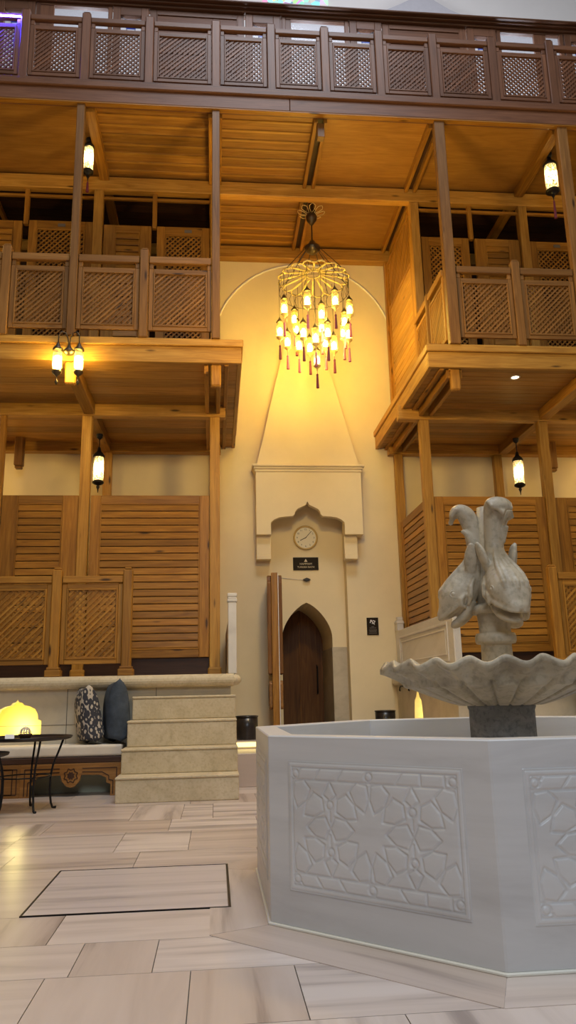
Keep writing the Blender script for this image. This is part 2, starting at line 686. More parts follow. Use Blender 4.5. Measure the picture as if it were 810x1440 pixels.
def octa(ap):
    R = ap / cos(pi / 8)
    return [(FX + R * cos(pi / 8 + k * pi / 4), FY + R * sin(pi / 8 + k * pi / 4)) for k in range(8)]


ring = MB()
oi, oo = octa(AP - 0.05), octa(AP + 0.30)
for k in range(8):
    j = (k + 1) % 8
    q = [oi[k], oo[k], oo[j], oi[j]]
    d = Vector((q[2][0] - q[1][0], q[2][1] - q[1][1], 0)).normalized()
    n = Vector((-d.y, d.x, 0))
    cx = sum(p[0] for p in q) / 4
    cy = sum(p[1] for p in q) / 4
    q = [(cx + (p[0] - cx) * 0.998, cy + (p[1] - cy) * 0.996) for p in q]
    vs = [(p[0], p[1], z) for z in (-0.01, 0.003) for p in q]
    ring.add(vs, [(0, 1, 2, 3), (7, 6, 5, 4), (0, 4, 5, 1), (1, 5, 6, 2), (2, 6, 7, 3), (3, 7, 4, 0)], frame=Matrix((d, n, (0, 0, 1))), rnd=0.4 + 0.3 * (k % 2))
struct('floor_border', ring, 'marble_floor')

# ---- raised landing in front of the door
st = MB()
st.box(0.20, 3.20, 10.12, 11.05, 0, 0.40, grain=0, rnd=0.3)
st.box(0.20, 3.20, 11.05, 15.5, 0, 0.50, grain=0, rnd=0.5)
struct('floor_landing', st, 'marble_floor', 0.006)

# ---- side platforms (front wall with lit niches)
def platform(side):
    mb = MB()
    if side < 0:
        mb2 = [(XL, 0), (0.20, 0), (0.20, 1.25), (XL, 1.25)]
        hole = [(-2.77, 0.66), (-2.17, 0.66), (-2.17, 0.86), (-2.21, 0.865), (-2.215, 0.93), (-2.25, 1.0), (-2.32, 1.035), (-2.39, 1.05), (-2.405, 1.075), (-2.45, 1.09), (-2.47, 1.12),
                (-2.49, 1.09), (-2.535, 1.075), (-2.55, 1.05), (-2.62, 1.035), (-2.69, 1.0), (-2.725, 0.93), (-2.73, 0.865), (-2.77, 0.86)]
        mb.prism([mb2, hole], 'y', 10.25, 10.40)
        mb.box(XL, 0.20, 10.72, YW, 0, 1.25)
        mb.box(-0.10, 0.20, 10.40, 10.72, 0, 1.25)
        mb.box(XL, 0.20, 10.25, YW, 1.25, ZP - 0.02)
    else:
        y0 = 10.25
        sidep = [(y0, 0), (YW, 0), (YW, 1.25), (y0, 1.25)]
        cy, h = 12.33, 0.50
        half = [(0.28, 0.0), (0.26, 0.10), (0.235, 0.25), (0.20, 0.36), (0.12, 0.40), (0.085, 0.44), (0.04, 0.50), (0.0, 0.585)]
        hole = [(cy - a, 0.62 + b) for a, b in half] + [(cy + a, 0.62 + b) for a, b in reversed(half[:-1])]
        mb.prism([sidep, hole], 'x', 3.20, 3.35)
        mb.box(3.68, XR, y0, YW, 0, 1.25)
        mb.box(3.35, 3.68, y0, 10.6, 0, 1.25)
        mb.box(3.35, 3.68, YW - 0.3, YW, 0, 1.25)
        mb.box(3.20, XR, y0, YW, 1.25, ZP - 0.02)
    return mb


struct('wall_platform_left', platform(-1), 'limestone_wall')
struct('wall_platform_right', platform(1), 'limestone_wall')
# joints in the platform facing: thin incised courses
jm = MB()
for x in (-1.86, -0.75, -3.1, -4.2):
    jm.box(x - 0.003, x + 0.003, 10.246, 10.252, 0.45, 1.25)
jm.box(XL, 0.2, 10.246, 10.252, 0.80 - 0.002, 0.80 + 0.002)
struct('trim_1', jm, 'joint_dark')


def bullnose(x0, x1, y0, y1, z0, z1, front=True):
    """coping slab with a half-round front edge, along x"""
    mb = MB()
    r = (z1 - z0) / 2
    pts = [(y1, z0), (y1, z1)]
    for k in range(9):
        a = pi / 2 + pi * k / 8
        pts.append((y0 + r + r * cos(a), z0 + r + r * sin(a)))
    mb.prism(pts, 'x', x0, x1)
    return mb


cl = bullnose(XL, 0.24, 10.10, 10.6, 1.235, ZP)
cl.lathe([(0.02, 1.235), (0.10, 1.25), (0.135, 1.29), (0.14, 1.3125), (0.135, 1.335), (0.10, 1.375), (0.02, ZP)], 20, (0.20, 10.25, 0))
struct('trim_2', cl, 'limestone', 0.003)
cr = MB()
cr.box(3.10, XR, 10.10, 10.6, 1.235, ZP)
cr.box(3.10, 3.4, 10.6, YW, 1.235, ZP)
struct('trim_3', cr, 'limestone_wall', 0.03)

# ---- back wall: outer plane with the tall door recess, recess back with arched opening
NX0, NX1 = 1.00, 2.375
wb = MB()
wb.prism([[(XL, 0), (XR, 0), (XR, 10.0), (XL, 10.0)], [(NX0, 0.5), (NX1, 0.5), (NX1, 5.0), (NX0, 5.0)]], 'y', YW, YW + 0.26)
struct('wall_back', wb, 'plaster')
ub = MB()
ub.box(XL, XR, YW, YW + 0.26, 10.0, 18.5)
struct('wall_upper', ub, 'plaster_white')
dx0, dx1, dsp, dap = 1.20, 2.115, 2.10, 2.74
arch = [(dx0, 0.5)]
N = 12
cxd = (dx0 + dx1) / 2


def arch_z(q):
    """height of the four-centred arch at q = |x| / half width"""
    return dsp + (dap - dsp) * (sqrt(max(0.0, 1 - q * q)) * 0.62 + 0.38 * (1 - q ** 1.15))


for i in range(2 * N + 1):
    q = -cos(pi * i / (2 * N))
    arch.append((cxd + q * (dx1 - dx0) / 2, arch_z(abs(q))))
arch.append((dx1, 0.5))
ni = MB()
ni.prism([[(NX0 - 0.1, 0.45), (NX1 + 0.1, 0.45), (NX1 + 0.1, 5.1), (NX0 - 0.1, 5.1)], arch], 'y', YW + 0.26, YW + 1.66)
ni.box(NX0 - 0.1, NX1 + 0.1, YW + 1.70, YW + 1.8, 0.4, 3.2)
struct('wall_recess', ni, 'plaster')
# marble dado on the right jamb of the recess
dd = MB()
dd.box(dx1, NX1 - 0.002, YW + 0.235, YW + 0.265, 0.5, 1.93)
dd.box(dx1 - 0.012, dx1 + 0.004, YW + 0.235, YW + 1.58, 0.5, 1.93)
struct('trim_4', dd, 'marble_dado', 0.003)
# blind arch moulding on the back wall
am = MB()
pts = []
for i in range(41):
    a = radians(18 + 144 * i / 40)
    pts.append((1.73 + 1.76 * cos(a), YW - 0.004, 7.68 + 1.76 * sin(a)))
am.tube(pts, 0.022, 6)
struct('trim_5', am, 'plaster_white', smooth=True)

# ---- plaster hood over the door with tapering flue
hood = thing('plaster_hood', 'cream plaster hood with keel-shaped opening and tapering flue above the door', 'hood', (XC, YW, 3.4))
hb = MB()
x0, x1 = 0.70 - XC + 0.03, 2.69 - XC - 0.03
zb, zt = 0.49, 1.67
W_ = [(0.665, 0.49), (0.665, 0.70), (0.655, 0.72), (0.60, 0.765), (0.52, 0.80), (0.42, 0.815), (0.27, 0.825), (0.235, 0.86), (0.225, 0.905), (0.19, 0.955), (0.10, 1.0), (0.03, 1.035), (0.0, 1.10)]
off = 1.658 - XC
opening = [(off - a, b) for a, b in W_] + [(off + a, b) for a, b in reversed(W_[:-1])]
outer = [(x0, zb)] + opening + [(x1, zb), (x1, zt), (x0, zt)]
hb.prism(outer, 'y', -0.32, -0.20)
hb.box(x0, off - 0.665, -0.20, 0.0, zb, zt)
hb.box(off + 0.665, x1, -0.20, 0.0, zb, zt)
hb.box(off - 0.665, off + 0.665, -0.20, 0.0, 1.12, zt)
hb.build('hood_body', 'plaster', hood, 0.004)
hc = MB()
hc.box(x0 - 0.02, x1 + 0.02, -0.34, 0, zt - 0.02, zt + 0.03)
hc.box(x0 - 0.04, x1 + 0.04, -0.36, 0, zt + 0.03, zt + 0.07)
hc.box(x0 - 0.065, x1 + 0.065, -0.385, 0, zt + 0.07, zt + 0.115)
hc.build('cornice', 'plaster', hood, 0.012)
for sx in (-1, 1):
    br = MB()
    xa, xb = (off - 0.665, off - 0.665 - 0.26) if sx < 0 else (off + 0.665, off + 0.665 + 0.24)
    xa, xb = min(xa, xb), max(xa, xb)
    br.box(xa, xb, -0.20, 0, 0.14, 0.49)
    br.box(xa - 0.0, xb + 0.0, -0.22, 0, 0.06, 0.14)
    br.build('bracket', 'plaster', hood, 0.006)
fv = MB()
zz = zt + 0.10
b0 = [(-0.95, -0.30, zz), (0.93, -0.30, zz), (0.93, 0, zz), (-0.95, 0, zz)]
t0 = [(-0.22, -0.005, 4.95), (0.20, -0.005, 4.95), (0.20, 0, 4.95), (-0.22, 0, 4.95)]
fv.add(b0 + t0, [(0, 1, 5, 4), (1, 2, 6, 5), (3, 0, 4, 7), (4, 5, 6, 7), (0, 3, 2, 1)])
fv.build('flue', 'plaster', hood)

# ---- wooden inner walls of the cabins, whitewashed backs at platform level are the back wall itself
for side, xa, xb in (('left', XL, -0.02), ('right', 3.46, XR)):
    mb = MB()
    mb.box(xa, xb, 13.62, 13.70, 5.95, 9.75)
    struct('wall_cabin_' + side, mb, 'dark_wood')

# ---- balcony decks (soffit boards above the platform cabins)
def planks_y(x0, x1, y0, y1, z0, z1, w, gap=0.012):
    mb = MB()
    y = y0
    while y < y1 - 0.01:
        e = min(y + w, y1)
        mb.box(x0, x1, y, e - gap, z0, z1, grain=0)
        y = e
    mb.box(x0, x1, y0, y1, z1 - 0.001, z1 + 0.01, grain=0, rnd=0.2)
    return mb


for side, xa, xb in (('left', XL, 0.36), ('right', 3.04, XR)):
    mb = planks_y(xa, xb, 10.0, YW, 5.62, 5.66, 0.155 if side == 'right' else 0.30, 0.006)
    struct('ceiling_balcony_' + side, mb, 'ceiling_plank', 0.003)
    mb = MB()
    mb.box(xa, xb, 9.99, YW, 5.68, 5.93, grain=0)
    struct('floor_balcony_' + side, mb, 'ceiling_plank')

for side, xa, xb in (('left', XL, -0.05), ('right', 3.49, XR)):
    mb = planks_y(xa, xb, 11.80, 13.60, 9.725, 9.745, 0.2)
    struct('ceiling_cabin_shade_' + side, mb, 'dark_wood')  # dark sheet added below the bay boards, shade of the cabin interiors as colour

# ---- main ceiling under the top gallery, bay by bay
def veneer_bay(n, x0, x1):
    mb = MB()
    mb.box(x0, x1, 9.97, 11.66, 9.76, 9.80, grain=0)
    mb.box(x0, x1, 11.66, YW, 9.76, 9.80, grain=0)
    struct('ceiling_bay_%d' % n, mb, 'veneer')


def plank_bay(n, x0, x1):
    mb = MB()
    bd = MB()
    w = 0.215
    y = 9.97
    while y < YW - 0.02:
        e = min(y + w, YW)
        # tongue and groove board with a raised bead at its near edge
        mb.box(x0, x1, y, e - 0.004, 9.765, 9.80, grain=0)
        bd.box(x0, x1, y + 0.002, y + 0.045, 9.748, 9.768, grain=0)
        y = e
    struct('ceiling_bay_%d' % n, mb, 'ceiling_plank', 0.004)
    struct('trim_%d' % (n + 5), bd, 'pine_light')


veneer_bay(1, XL, -1.96)
plank_bay(2, -1.96, 0.0)
plank_bay(3, 0.0, 1.62)
veneer_bay(4, 1.62, 3.40)
veneer_bay(5, 3.40, 5.38)
veneer_bay(6, 5.38, XR)
mb = MB()
mb.box(XL, XR, 9.97, YW, 9.81, 10.02, grain=0)
struct('floor_top_gallery', mb, 'gallery_wood')

# ---- long timbers of the top gallery front and balcony fascias
fa = thing('gallery_fascia', 'long brown timber fascia under the top gallery railing, crossing the whole hall', 'fascia', (0, YF, 9.68))
mb = MB()
mb.box(XL, 1.12, -0.09, 0.05, 0.0, 0.225, grain=0)
mb.box(1.125, XR, -0.09, 0.05, 0.0, 0.225, grain=0)
mb.build('lower_board', 'gallery_wood', fa, 0.006)
mb = MB()
mb.box(XL, XR, -0.13, 0.05, 0.228, 0.33, grain=0)
mb.box(XL, XR, -0.10, 0.05, 0.333, 0.385, grain=0)
mb.build('upper_moulding', 'gallery_wood', fa, 0.012)
mb = MB()
mb.box(XL, XR, -0.085, 0.0, -0.018, -0.001, grain=0)
mb.build('lower_lip', 'pine', fa)


def balcony_fascia(side, xa, xb, xe, label):
    """xe: x of the open end, where the fascia returns to the wall"""
    r = thing('balcony_fascia', label, 'fascia', (xe, YF, 5.60), group='balcony fascias')
    sgn = -1 if side == 'left' else 1
    L = abs(xb - xa)
    def bx(m, a, b, *rest, **k):
        lo, hi = sorted((sgn * a, sgn * b))
        m.box(lo, hi, *rest, **k)
    m = MB()
    bx(m, 0.025, L, 0.0, 0.06, 0.0, 0.235, grain=0)
    m.build('front_board', 'pine_light', r, 0.006)
    m = MB()
    bx(m, -0.0, L, -0.035, 0.06, 0.238, 0.345, grain=0)
    m.build('front_cap', 'pine_light', r, 0.01)
    m = MB()
    bx(m, 0.025, 0.085, 0.06, YW - YF, 0.0, 0.235, grain=1)
    m.build('side_board', 'pine_light', r, 0.006)
    m = MB()
    bx(m, -0.0, 0.085, 0.06, YW - YF, 0.238, 0.345, grain=1)
    m.build('side_cap', 'pine_light', r, 0.01)
    m = MB()
    bx(m, 0.20, 0.26, 0.06, YW - YF, -0.02, 0.02, grain=1)
    bx(m, 0.33, 0.39, 0.06, YW - YF, -0.02, 0.02, grain=1)
    m.build('soffit_batten', 'pine', r, 0.004)


balcony_fascia('left', XL, 0.39, 0.39, 'honey timber edge of the balcony above the sofa, returning to the wall')
balcony_fascia('right', 3.0, XR, 3.0, 'honey timber edge of the balcony above the fountain, returning to the wall')

# ---- beams
def beam(label, *b, mat='pine_light', group=None):
    mb = MB()
    mb.box(*b)
    return solo('ceiling_beam', mb, mat, label, 'beam', group, 0.008)


beam('long honey beam across the hall under the gallery ceiling, just in front of the chandelier', XL, XR, 11.60, 11.75, 9.46, 9.708)
beam('wall plate beam high on the back wall behind the chandelier', XL, XR, 13.52, 13.71, 9.46, 9.70)
beam('cross beam on the posts of the platform cabins at left, under the balcony', XL, 0.165, 11.62, 11.77, 5.43, 5.675)
beam('cross beam on the posts of the platform cabins at right, under the balcony', 2.97, XR, 11.62, 11.77, 5.43, 5.675)
beam('rear beam at left resting on the back wall, above the whitewashed strip', XL, 0.10, 13.50, 13.69, 5.45, 5.665)
beam('rear beam at right resting on the back wall, above the whitewashed strip', 3.24, XR, 13.50, 13.69, 5.45, 5.665)
for x, lab in ((-1.86, 'ceiling joist in the gallery ceiling by the upper left lantern'), (0.0, 'ceiling joist above the inner left balcony post'),
               (1.61, 'ceiling joist above the chandelier'), (3.40, 'ceiling joist above the inner right balcony post'), (5.36, 'ceiling joist above the upper right lantern'),
               (-3.9, 'ceiling joist in the far left bay of the gallery ceiling'), (7.3, 'ceiling joist in the far right bay of the gallery ceiling')):
    j = thing('ceiling_joist', lab, 'beam', (x, YF, 9.62), group='gallery ceiling joists')
    single = x in (-1.86, 5.36)
    m = MB()
    if single:
        m.box(-0.075, 0.075, 0.06, 1.64, 0, 0.139)
        m.box(-0.075, 0.075, 1.81, 3.55, 0, 0.139)
    else:
        for s in (-1, 1):
            m.box(s * 0.075 - 0.03, s * 0.075 + 0.03, 0.06, 1.64, 0.0, 0.139)
            m.box(s * 0.075 - 0.03, s * 0.075 + 0.03, 1.81, 3.55, 0.0, 0.139)
    m.build('joist_timber', 'pine', j, 0.006)
    if not single:
        MB().box(-0.045, 0.045, 0.06, 3.55, 0.09, 0.138).build('joist_gap_shade', 'dark_wood', j)  # shaded gap between the paired timbers, filled with a dark box
    if abs(x - 1.61) < 0.01:
        MB().box(-0.055, 0.055, 0.06, 0.18, -0.24, 0.0).build('hanging_stub', 'pine_rail', j, 0.006)
for x, lab in ((-1.96, 'soffit joist behind the double wall lamp'), (-0.04, 'soffit joist at the open end of the left balcony'), (3.42, 'soffit joist at the open end of the right balcony'),
               (5.42, 'soffit joist above the platform lantern at right'), (-3.9, 'soffit joist at the far left under the balcony'), (7.4, 'soffit joist at the far right under the balcony')):
    j = thing('soffit_joist', lab, 'beam', (x, YF, 5.45), group='balcony soffit joists')
    m = MB()
    if x in (-0.04, 3.42):
        for s in (-1, 1):
            m.box(s * 0.085 - 0.03, s * 0.085 + 0.03, 0.10, 1.66, 0.03, 0.169)
            m.box(s * 0.085 - 0.03, s * 0.085 + 0.03, 1.83, 3.54, 0.03, 0.169)
    else:
        m.box(-0.085, 0.085, 0.22, 1.66, 0.0, 0.169)
        m.box(-0.085, 0.085, 1.83, 3.54, 0.0, 0.169)
    m.build('joist_timber', 'pine', j, 0.006)

# ================================================================== POSTS
def post(name, label, x, y, w, d, z0, z1, mat='pine', group=None, extra=None):
    r = thing(name, label, 'post', (x, y, z0), group=group)
    MB().box(-w / 2, w / 2, -d / 2, d / 2, 0, z1 - z0).build('shaft', mat, r, 0.008)
    if extra:
        extra(r)
    return r


def stub(r):
    MB().box(-0.072, 0.072, 0.06, 0.16, -0.66, -0.335).build('hanging_stub', 'pine', r, 0.02)


def cap_foot(r, z1):
    pass


for x, lab in ((-1.97, 'tall balcony post rising from behind the double wall lamp to the top gallery'), (0.01, 'tall balcony post at the open end of the left balcony'),
               (3.43, 'tall balcony post at the open end of the right balcony'), (5.40, 'tall balcony post beside the upper right lantern'), (-4.0, 'tall balcony post at the far left'), (7.4, 'tall balcony post at the far right')):
    w = 0.115 if x != 3.43 else 0.17
    if x == 3.43 or x == 5.40:
        w = 0.16
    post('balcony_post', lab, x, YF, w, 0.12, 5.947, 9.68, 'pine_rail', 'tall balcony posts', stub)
for x, lab in ((-1.995, 'square cabin post on the left platform beside the hanging lantern'), (-0.005, 'square corner post of the left platform cabins'),
               (3.395, 'square corner post of the right platform cabins behind the fountain dolphins'), (5.40, 'square cabin post on the right platform beside the hanging lantern'),
               (-4.55, 'square cabin post on the left platform at the picture edge'), (7.35, 'square cabin post at the far right')):
    def foot(r):
        MB().box(-0.10, 0.10, -0.10, 0.10, 0.0, 0.14).build('foot_block', 'pine_light', r, 0.02)
    post('cabin_post', lab, x, YG, 0.155, 0.14, ZP, 5.43, 'pine_light', 'platform cabin posts', foot)
post('slender_post', 'slender post standing on the louvred cabin front at the far left', -3.27, YG, 0.085, 0.09, ZP, 5.43, 'pine')
for x, lab in ((-1.93, 'rear post against the back wall behind the left lantern'), (3.42, 'rear corner post against the back wall on the right platform'),
               (5.33, 'rear post against the back wall left of the right lantern'), (0.0, 'rear corner post against the back wall on the left platform')):
    post('rear_post', lab, x, 13.60, 0.15, 0.14, ZP, 5.45, 'pine_light', 'rear posts on the platforms')
for x, lab in ((-3.42, 'short timber stub hanging from the rear beam at left'), (5.93 + 0.35, 'short timber stub hanging from the rear beam at right')):
    r = thing('hanging_stub_post', lab, 'post', (x, 13.3, 5.05))
    MB().box(-0.075, 0.075, -0.07, 0.07, 0.05, 0.60).box(-0.06, 0.06, -0.055, 0.055, 0.0, 0.05).build('stub_timber', 'pine_rail', r, 0.015)
for x, lab in ((-1.95, 'upper cabin post on the left balcony behind the tall post'), (0.0, 'upper corner post of the left balcony cabins'),
               (3.46, 'upper corner post of the right balcony cabins'), (5.42, 'upper cabin post on the right balcony left of the lantern'), (-3.95, 'upper cabin post at the far left'), (7.4, 'upper cabin post at the far right')):
    post('upper_cabin_post', lab, x, YG - 0.02, 0.155, 0.14, 5.94, 9.46, 'pine_light', 'upper cabin posts')
for x, lab in ((-1.02, 'slender post between cabin fronts on the left balcony, third from the tall inner post'), (-3.13, 'slender post between cabin fronts on the left balcony at far left'),
               (4.47, 'slender post between cabin fronts on the right balcony'), (6.4, 'slender post between cabin fronts at far right')):
    post('slender_upper_post', lab, x, YG, 0.075, 0.08, 8.80, 9.46, 'pine', 'slender upper posts')
post('upper_rear_post', 'rear post of the upper right side wall against the cream wall', 3.42, 13.60, 0.13, 0.14, 5.94, 9.46, 'pine')

# ================================================================== RAILINGS
def railing_panel(x0, x1, y, z, mat, label, group, pb=0.12, pt=1.04, rb=1.13, rt=1.22, rotz=0.0, name='lattice_railing_panel', sp=0.056):
    w = x1 - x0
    r = thing(name, label, 'railing', ((x0 + x1) / 2, y, z), rotz, group)
    h = w / 2 - 0.004
    m = MB()
    frame_bars(m, -h, h, pb, pt, -0.022, 0.022, 0.06)
    m.build('panel_frame', mat, r, 0.005)
    m = MB()
    frame_bars(m, -h + 0.06, h - 0.06, pb + 0.06, pt - 0.06, -0.032, 0.012, 0.024)
    m.build('inner_moulding', mat, r, 0.004)
    m = MB()
    lattice(m, -h + 0.08, h - 0.08, pb + 0.08, pt - 0.08, 0.0, sp)
    m.build('lattice', mat, r)
    m = MB()
    m.box(-h, h, -0.04, 0.04, rb, rt)
    for s in (-1, 1):
        m.box(s * (h - 0.03) - 0.03, s * (h - 0.03) + 0.03, -0.02, 0.02, pt, rb)
    m.build('handrail', mat, r, 0.008)
    return r


def newel(x, y, z, h, mat, label, group, w=0.13, foot=False, rotz=0):
    r = thing('newel_post', label, 'post', (x, y, z), rotz, group)
    m = MB()
    m.box(-w / 2, w / 2, -0.055, 0.055, 0, h - 0.03)
    m.box(-w / 2 + 0.015, w / 2 - 0.015, -0.042, 0.042, h - 0.03, h)
    m.build('shaft', mat, r, 0.012)
    if foot:
        m = MB()
        m.box(-w / 2 - 0.035, w / 2 + 0.035, -0.085, 0.085, 0, 0.085)
        m.box(-w / 2 - 0.018, w / 2 + 0.018, -0.07, 0.07, 0.085, 0.12)
        m.build('foot_block', mat, r, 0.008)
    return r


ORD = ['first', 'second', 'third', 'fourth', 'fifth', 'sixth', 'seventh', 'eighth', 'ninth', 'tenth', 'eleventh', 'twelfth', 'thirteenth']
# top gallery
gx = [-3.75, -2.85, -1.95, -1.0, 0.01, 0.86, 1.70, 2.56, 3.43, 4.40, 5.36, 6.3]
for i, x in enumerate(gx):
    newel(x, YF, 10.06, 1.27, 'gallery_wood', 'newel post of the top gallery railing, %s from the left edge' % ORD[i], 'top gallery newels')
for i in range(len(gx) - 1):
    railing_panel(gx[i] + 0.065, gx[i + 1] - 0.065, YF, 10.05, 'gallery_wood', 'brown lattice railing panel of the top gallery, %s from the left edge' % ORD[i], 'top gallery railing panels',
                  0.10, 1.0, 1.09, 1.18)
# balconies
bx = [(-3.90, -2.95, 'lattice railing panel at the left edge of the left balcony'), (-2.82, -2.03, 'lattice railing panel on the left balcony left of the lamp post'),
      (-1.91, -1.06, 'lattice railing panel on the left balcony right of the double wall lamp'), (-0.93, -0.05, 'lattice railing panel at the open end of the left balcony'),
      (3.52, 4.36, 'lattice railing panel at the open end of the right balcony'), (4.49, 5.31, 'lattice railing panel on the right balcony under the upper lantern'),
      (5.49, 6.4, 'lattice railing panel at the right edge of the right balcony')]
for a, b, lab in bx:
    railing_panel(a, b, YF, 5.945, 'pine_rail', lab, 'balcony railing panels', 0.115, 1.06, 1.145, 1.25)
for x, lab in ((-2.885, 'newel post on the left balcony near the left edge'), (-0.995, 'newel post between the two right-hand lattice panels of the left balcony'), (4.425, 'newel post between the lattice panels of the right balcony')):
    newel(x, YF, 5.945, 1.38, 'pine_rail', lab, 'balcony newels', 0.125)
# side railing of the right balcony, running back from the post to the cabin
for a, b, lab in ((9.99 + 0.04, 10.78, 'short side railing panel of the right balcony beside the tall post'), (10.88, 11.60, 'short side railing panel of the right balcony next to the cabin wall')):
    railing_panel(3.36 - (b - a) / 2, 3.36 + (b - a) / 2, (a + b) / 2, 5.945, 'pine', lab, 'right balcony side panels', 0.115, 1.06, 1.145, 1.25, pi / 2)
newel(3.36, 10.83, 5.945, 1.30, 'pine', 'thin newel in the side railing of the right balcony', 'side newels', 0.08, rotz=pi / 2)
for a, b, lab in ((10.03, 10.78, 'short side railing panel of the left balcony beside the tall post'),):
    railing_panel(0.02 - (b - a) / 2, 0.02 + (b - a) / 2, (a + b) / 2, 5.945, 'pine', lab, 'left balcony side panels', 0.115, 1.06, 1.145, 1.25, pi / 2)
# platforms
YP = 10.25
for a, b, lab in ((-2.95, -2.11, 'lattice railing panel on the left platform above the lit niche'), (-1.985, -1.20, 'lattice railing panel on the left platform in front of the big louvred panel'),
                  (-3.95, -3.08, 'lattice railing panel on the left platform outside the left edge'),
                  (4.73, 5.55, 'lattice railing panel on the right platform at the edge'), (5.68, 6.5, 'lattice railing panel on the right platform beyond the edge')):
    railing_panel(a, b, YP, ZP, 'pine', lab, 'platform railing panels', 0.155, 1.185, 1.20, 1.29, name='lattice_railing_panel')
for x, lab in ((-2.05, 'newel post with block foot on the left platform behind the pillows'), (-1.14, 'newel post with block foot at the stair end of the left platform railing'),
               (-3.015, 'newel post with block foot at the far left of the platform'), (4.66, 'newel post on the right platform behind the fountain bowl'), (5.615, 'newel post on the right platform beyond the edge')):
    newel(x, YP, ZP, 1.40, 'pine', lab, 'platform newels', 0.125, True)

# ================================================================== CABIN FRONTS
def louvre_panel(x0, x1, z0, z1, y, label, group, n, fw=0.15, top=0.13, bot=0.12, mat='pine', rotz=0.0, cx=None, name='louvred_panel', diag=False):
    w = x1 - x0
    r = thing(name, label, 'panel', ((x0 + x1) / 2 if cx is None else cx, y, z0), rotz, group)
    h = w / 2 - 0.004
    H = z1 - z0
    m = MB()
    frame_bars(m, -h, h, 0, H, -0.03, 0.03, fw, top, bot)
    m.build('panel_frame', mat, r, 0.005)
    m = MB()
    a, b = -h + fw, h - fw
    frame_bars(m, a, b, bot, H - top, -0.038, 0.0, 0.016)
    m.build('inner_moulding', mat, r, 0.003)
    m = MB()
    zz0, zz1 = bot + 0.012, H - top - 0.012
    s = (zz1 - zz0) / n
    for i in range(n):
        za = zz0 + i * s
        q = [(0.012, za + 0.012), (-0.028, za + 0.010), (-0.030, za + 0.022), (-0.018, za + s - 0.001), (0.012, za + s - 0.001)]
        m.prism(q, 'x', a + 0.012, b - 0.012)
    m.build('slats', mat, r)
    MB().box(a, b, 0.013, 0.026, bot, H - top).build('backing', 'dark_wood', r)  # shade in the slat gaps put into the dark backing colour
    return r


louvre_panel(-1.90, -0.085, 1.68, 4.15, YG, 'large louvred cabin front on the left platform between the square posts', 'platform louvred panels', 20)
louvre_panel(-3.22, -2.075, 1.68, 4.15, YG, 'narrower louvred cabin front on the left platform above the lit niche', 'platform louvred panels', 20, fw=0.235)
louvre_panel(-4.4, -3.32, 1.68, 4.15, YG, 'louvred cabin front cut by the left edge', 'platform louvred panels', 20)
louvre_panel(3.475, 5.32, 1.68, 4.145, YG, 'large louvred cabin front on the right platform behind the dolphin fountain', 'platform louvred panels', 20)
louvre_panel(5.48, 7.2, 1.68, 4.13, YG, 'louvred cabin front at the right edge of the right platform', 'platform louvred panels', 20, fw=0.2)
louvre_panel(11.78, 13.52, 1.68, 4.14, 12.65, 'louvred side wall of the right platform cabin facing the door bay', 'platform side panels', 20, rotz=-pi / 2, cx=3.41)
louvre_panel(11.78, 13.52, 1.68, 4.14, 12.65, 'louvred side wall of the left platform cabin facing the door bay', 'platform side panels', 20, rotz=pi / 2, cx=-0.01)
for side, xa, xb in (('left', XL, -0.09), ('right', 3.48, XR)):
    m = MB()
    m.box(xa, xb, YG + 0.02, YG + 0.05, ZP, 1.68)
    struct('baseboard_' + side, m, 'dark_wood')  # shadow below the panels put into the board's dark colour


def lattice_front(x0, x1, z0, z1, label, plate=False):
    r = thing('lattice_cabin_front', label, 'panel', ((x0 + x1) / 2, YG, z0), group='balcony cabin fronts')
    h = (x1 - x0) / 2 - 0.004
    H = z1 - z0
    m = MB()
    frame_bars(m, -h, h, 0, H, -0.03, 0.03, 0.13, 0.155, 0.15)
    m.build('panel_frame', 'pine', r, 0.005)
    m = MB()
    frame_bars(m, -h + 0.13, h - 0.13, 0.15, H - 0.155, -0.036, 0.0, 0.018)
    m.build('inner_moulding', 'pine', r, 0.003)
    m = MB()
    lattice(m, -h + 0.14, h - 0.14, 0.16, H - 0.165, 0.0, 0.062)
    m.build('lattice', 'pine', r)
    m = MB()
    m.box(-h + 0.1, h - 0.1, 0.03, 0.04, 0.1, H - 0.1)
    m.build('backing', 'dark_wood', r)
    if plate:
        m = MB()
        m.box(0.02 if x0 > -2.5 else -0.05, 0.14 if x0 > -2.5 else 0.07, -0.036, -0.03, H - 0.11, H - 0.055)
        m.build('number_plate', 'plaque_grey', r)
    return r


ZU = 5.96
lattice_front(-3.08, -2.03, ZU, 8.88, 'lattice cabin front with number plate on the left balcony, crossed by the tall post', True)
louvre_panel(-1.86, -1.065, ZU, 8.84, YG, 'narrow louvred door on the left balcony', 'balcony cabin fronts', 22, fw=0.19)
lattice_front(-0.98, -0.09, ZU, 8.84, 'lattice cabin front at the inner end of the left balcony', True)
louvre_panel(-3.87, -3.18, ZU, 8.86, YG, 'narrow louvred door at the left edge of the left balcony', 'balcony cabin fronts', 22, fw=0.14)
lattice_front(3.56, 4.42, ZU, 8.82, 'lattice cabin front at the inner end of the right balcony', False)
louvre_panel(4.52, 5.33, ZU, 8.82, YG, 'narrow louvred door on the right balcony', 'balcony cabin fronts', 22, fw=0.19)
lattice_front(5.50, 6.36, ZU, 8.80, 'lattice cabin front on the right balcony behind the upper lantern', True)
louvre_panel(6.45, 7.3, ZU, 8.80, YG, 'narrow louvred door beyond the right edge', 'balcony cabin fronts', 22, fw=0.19)
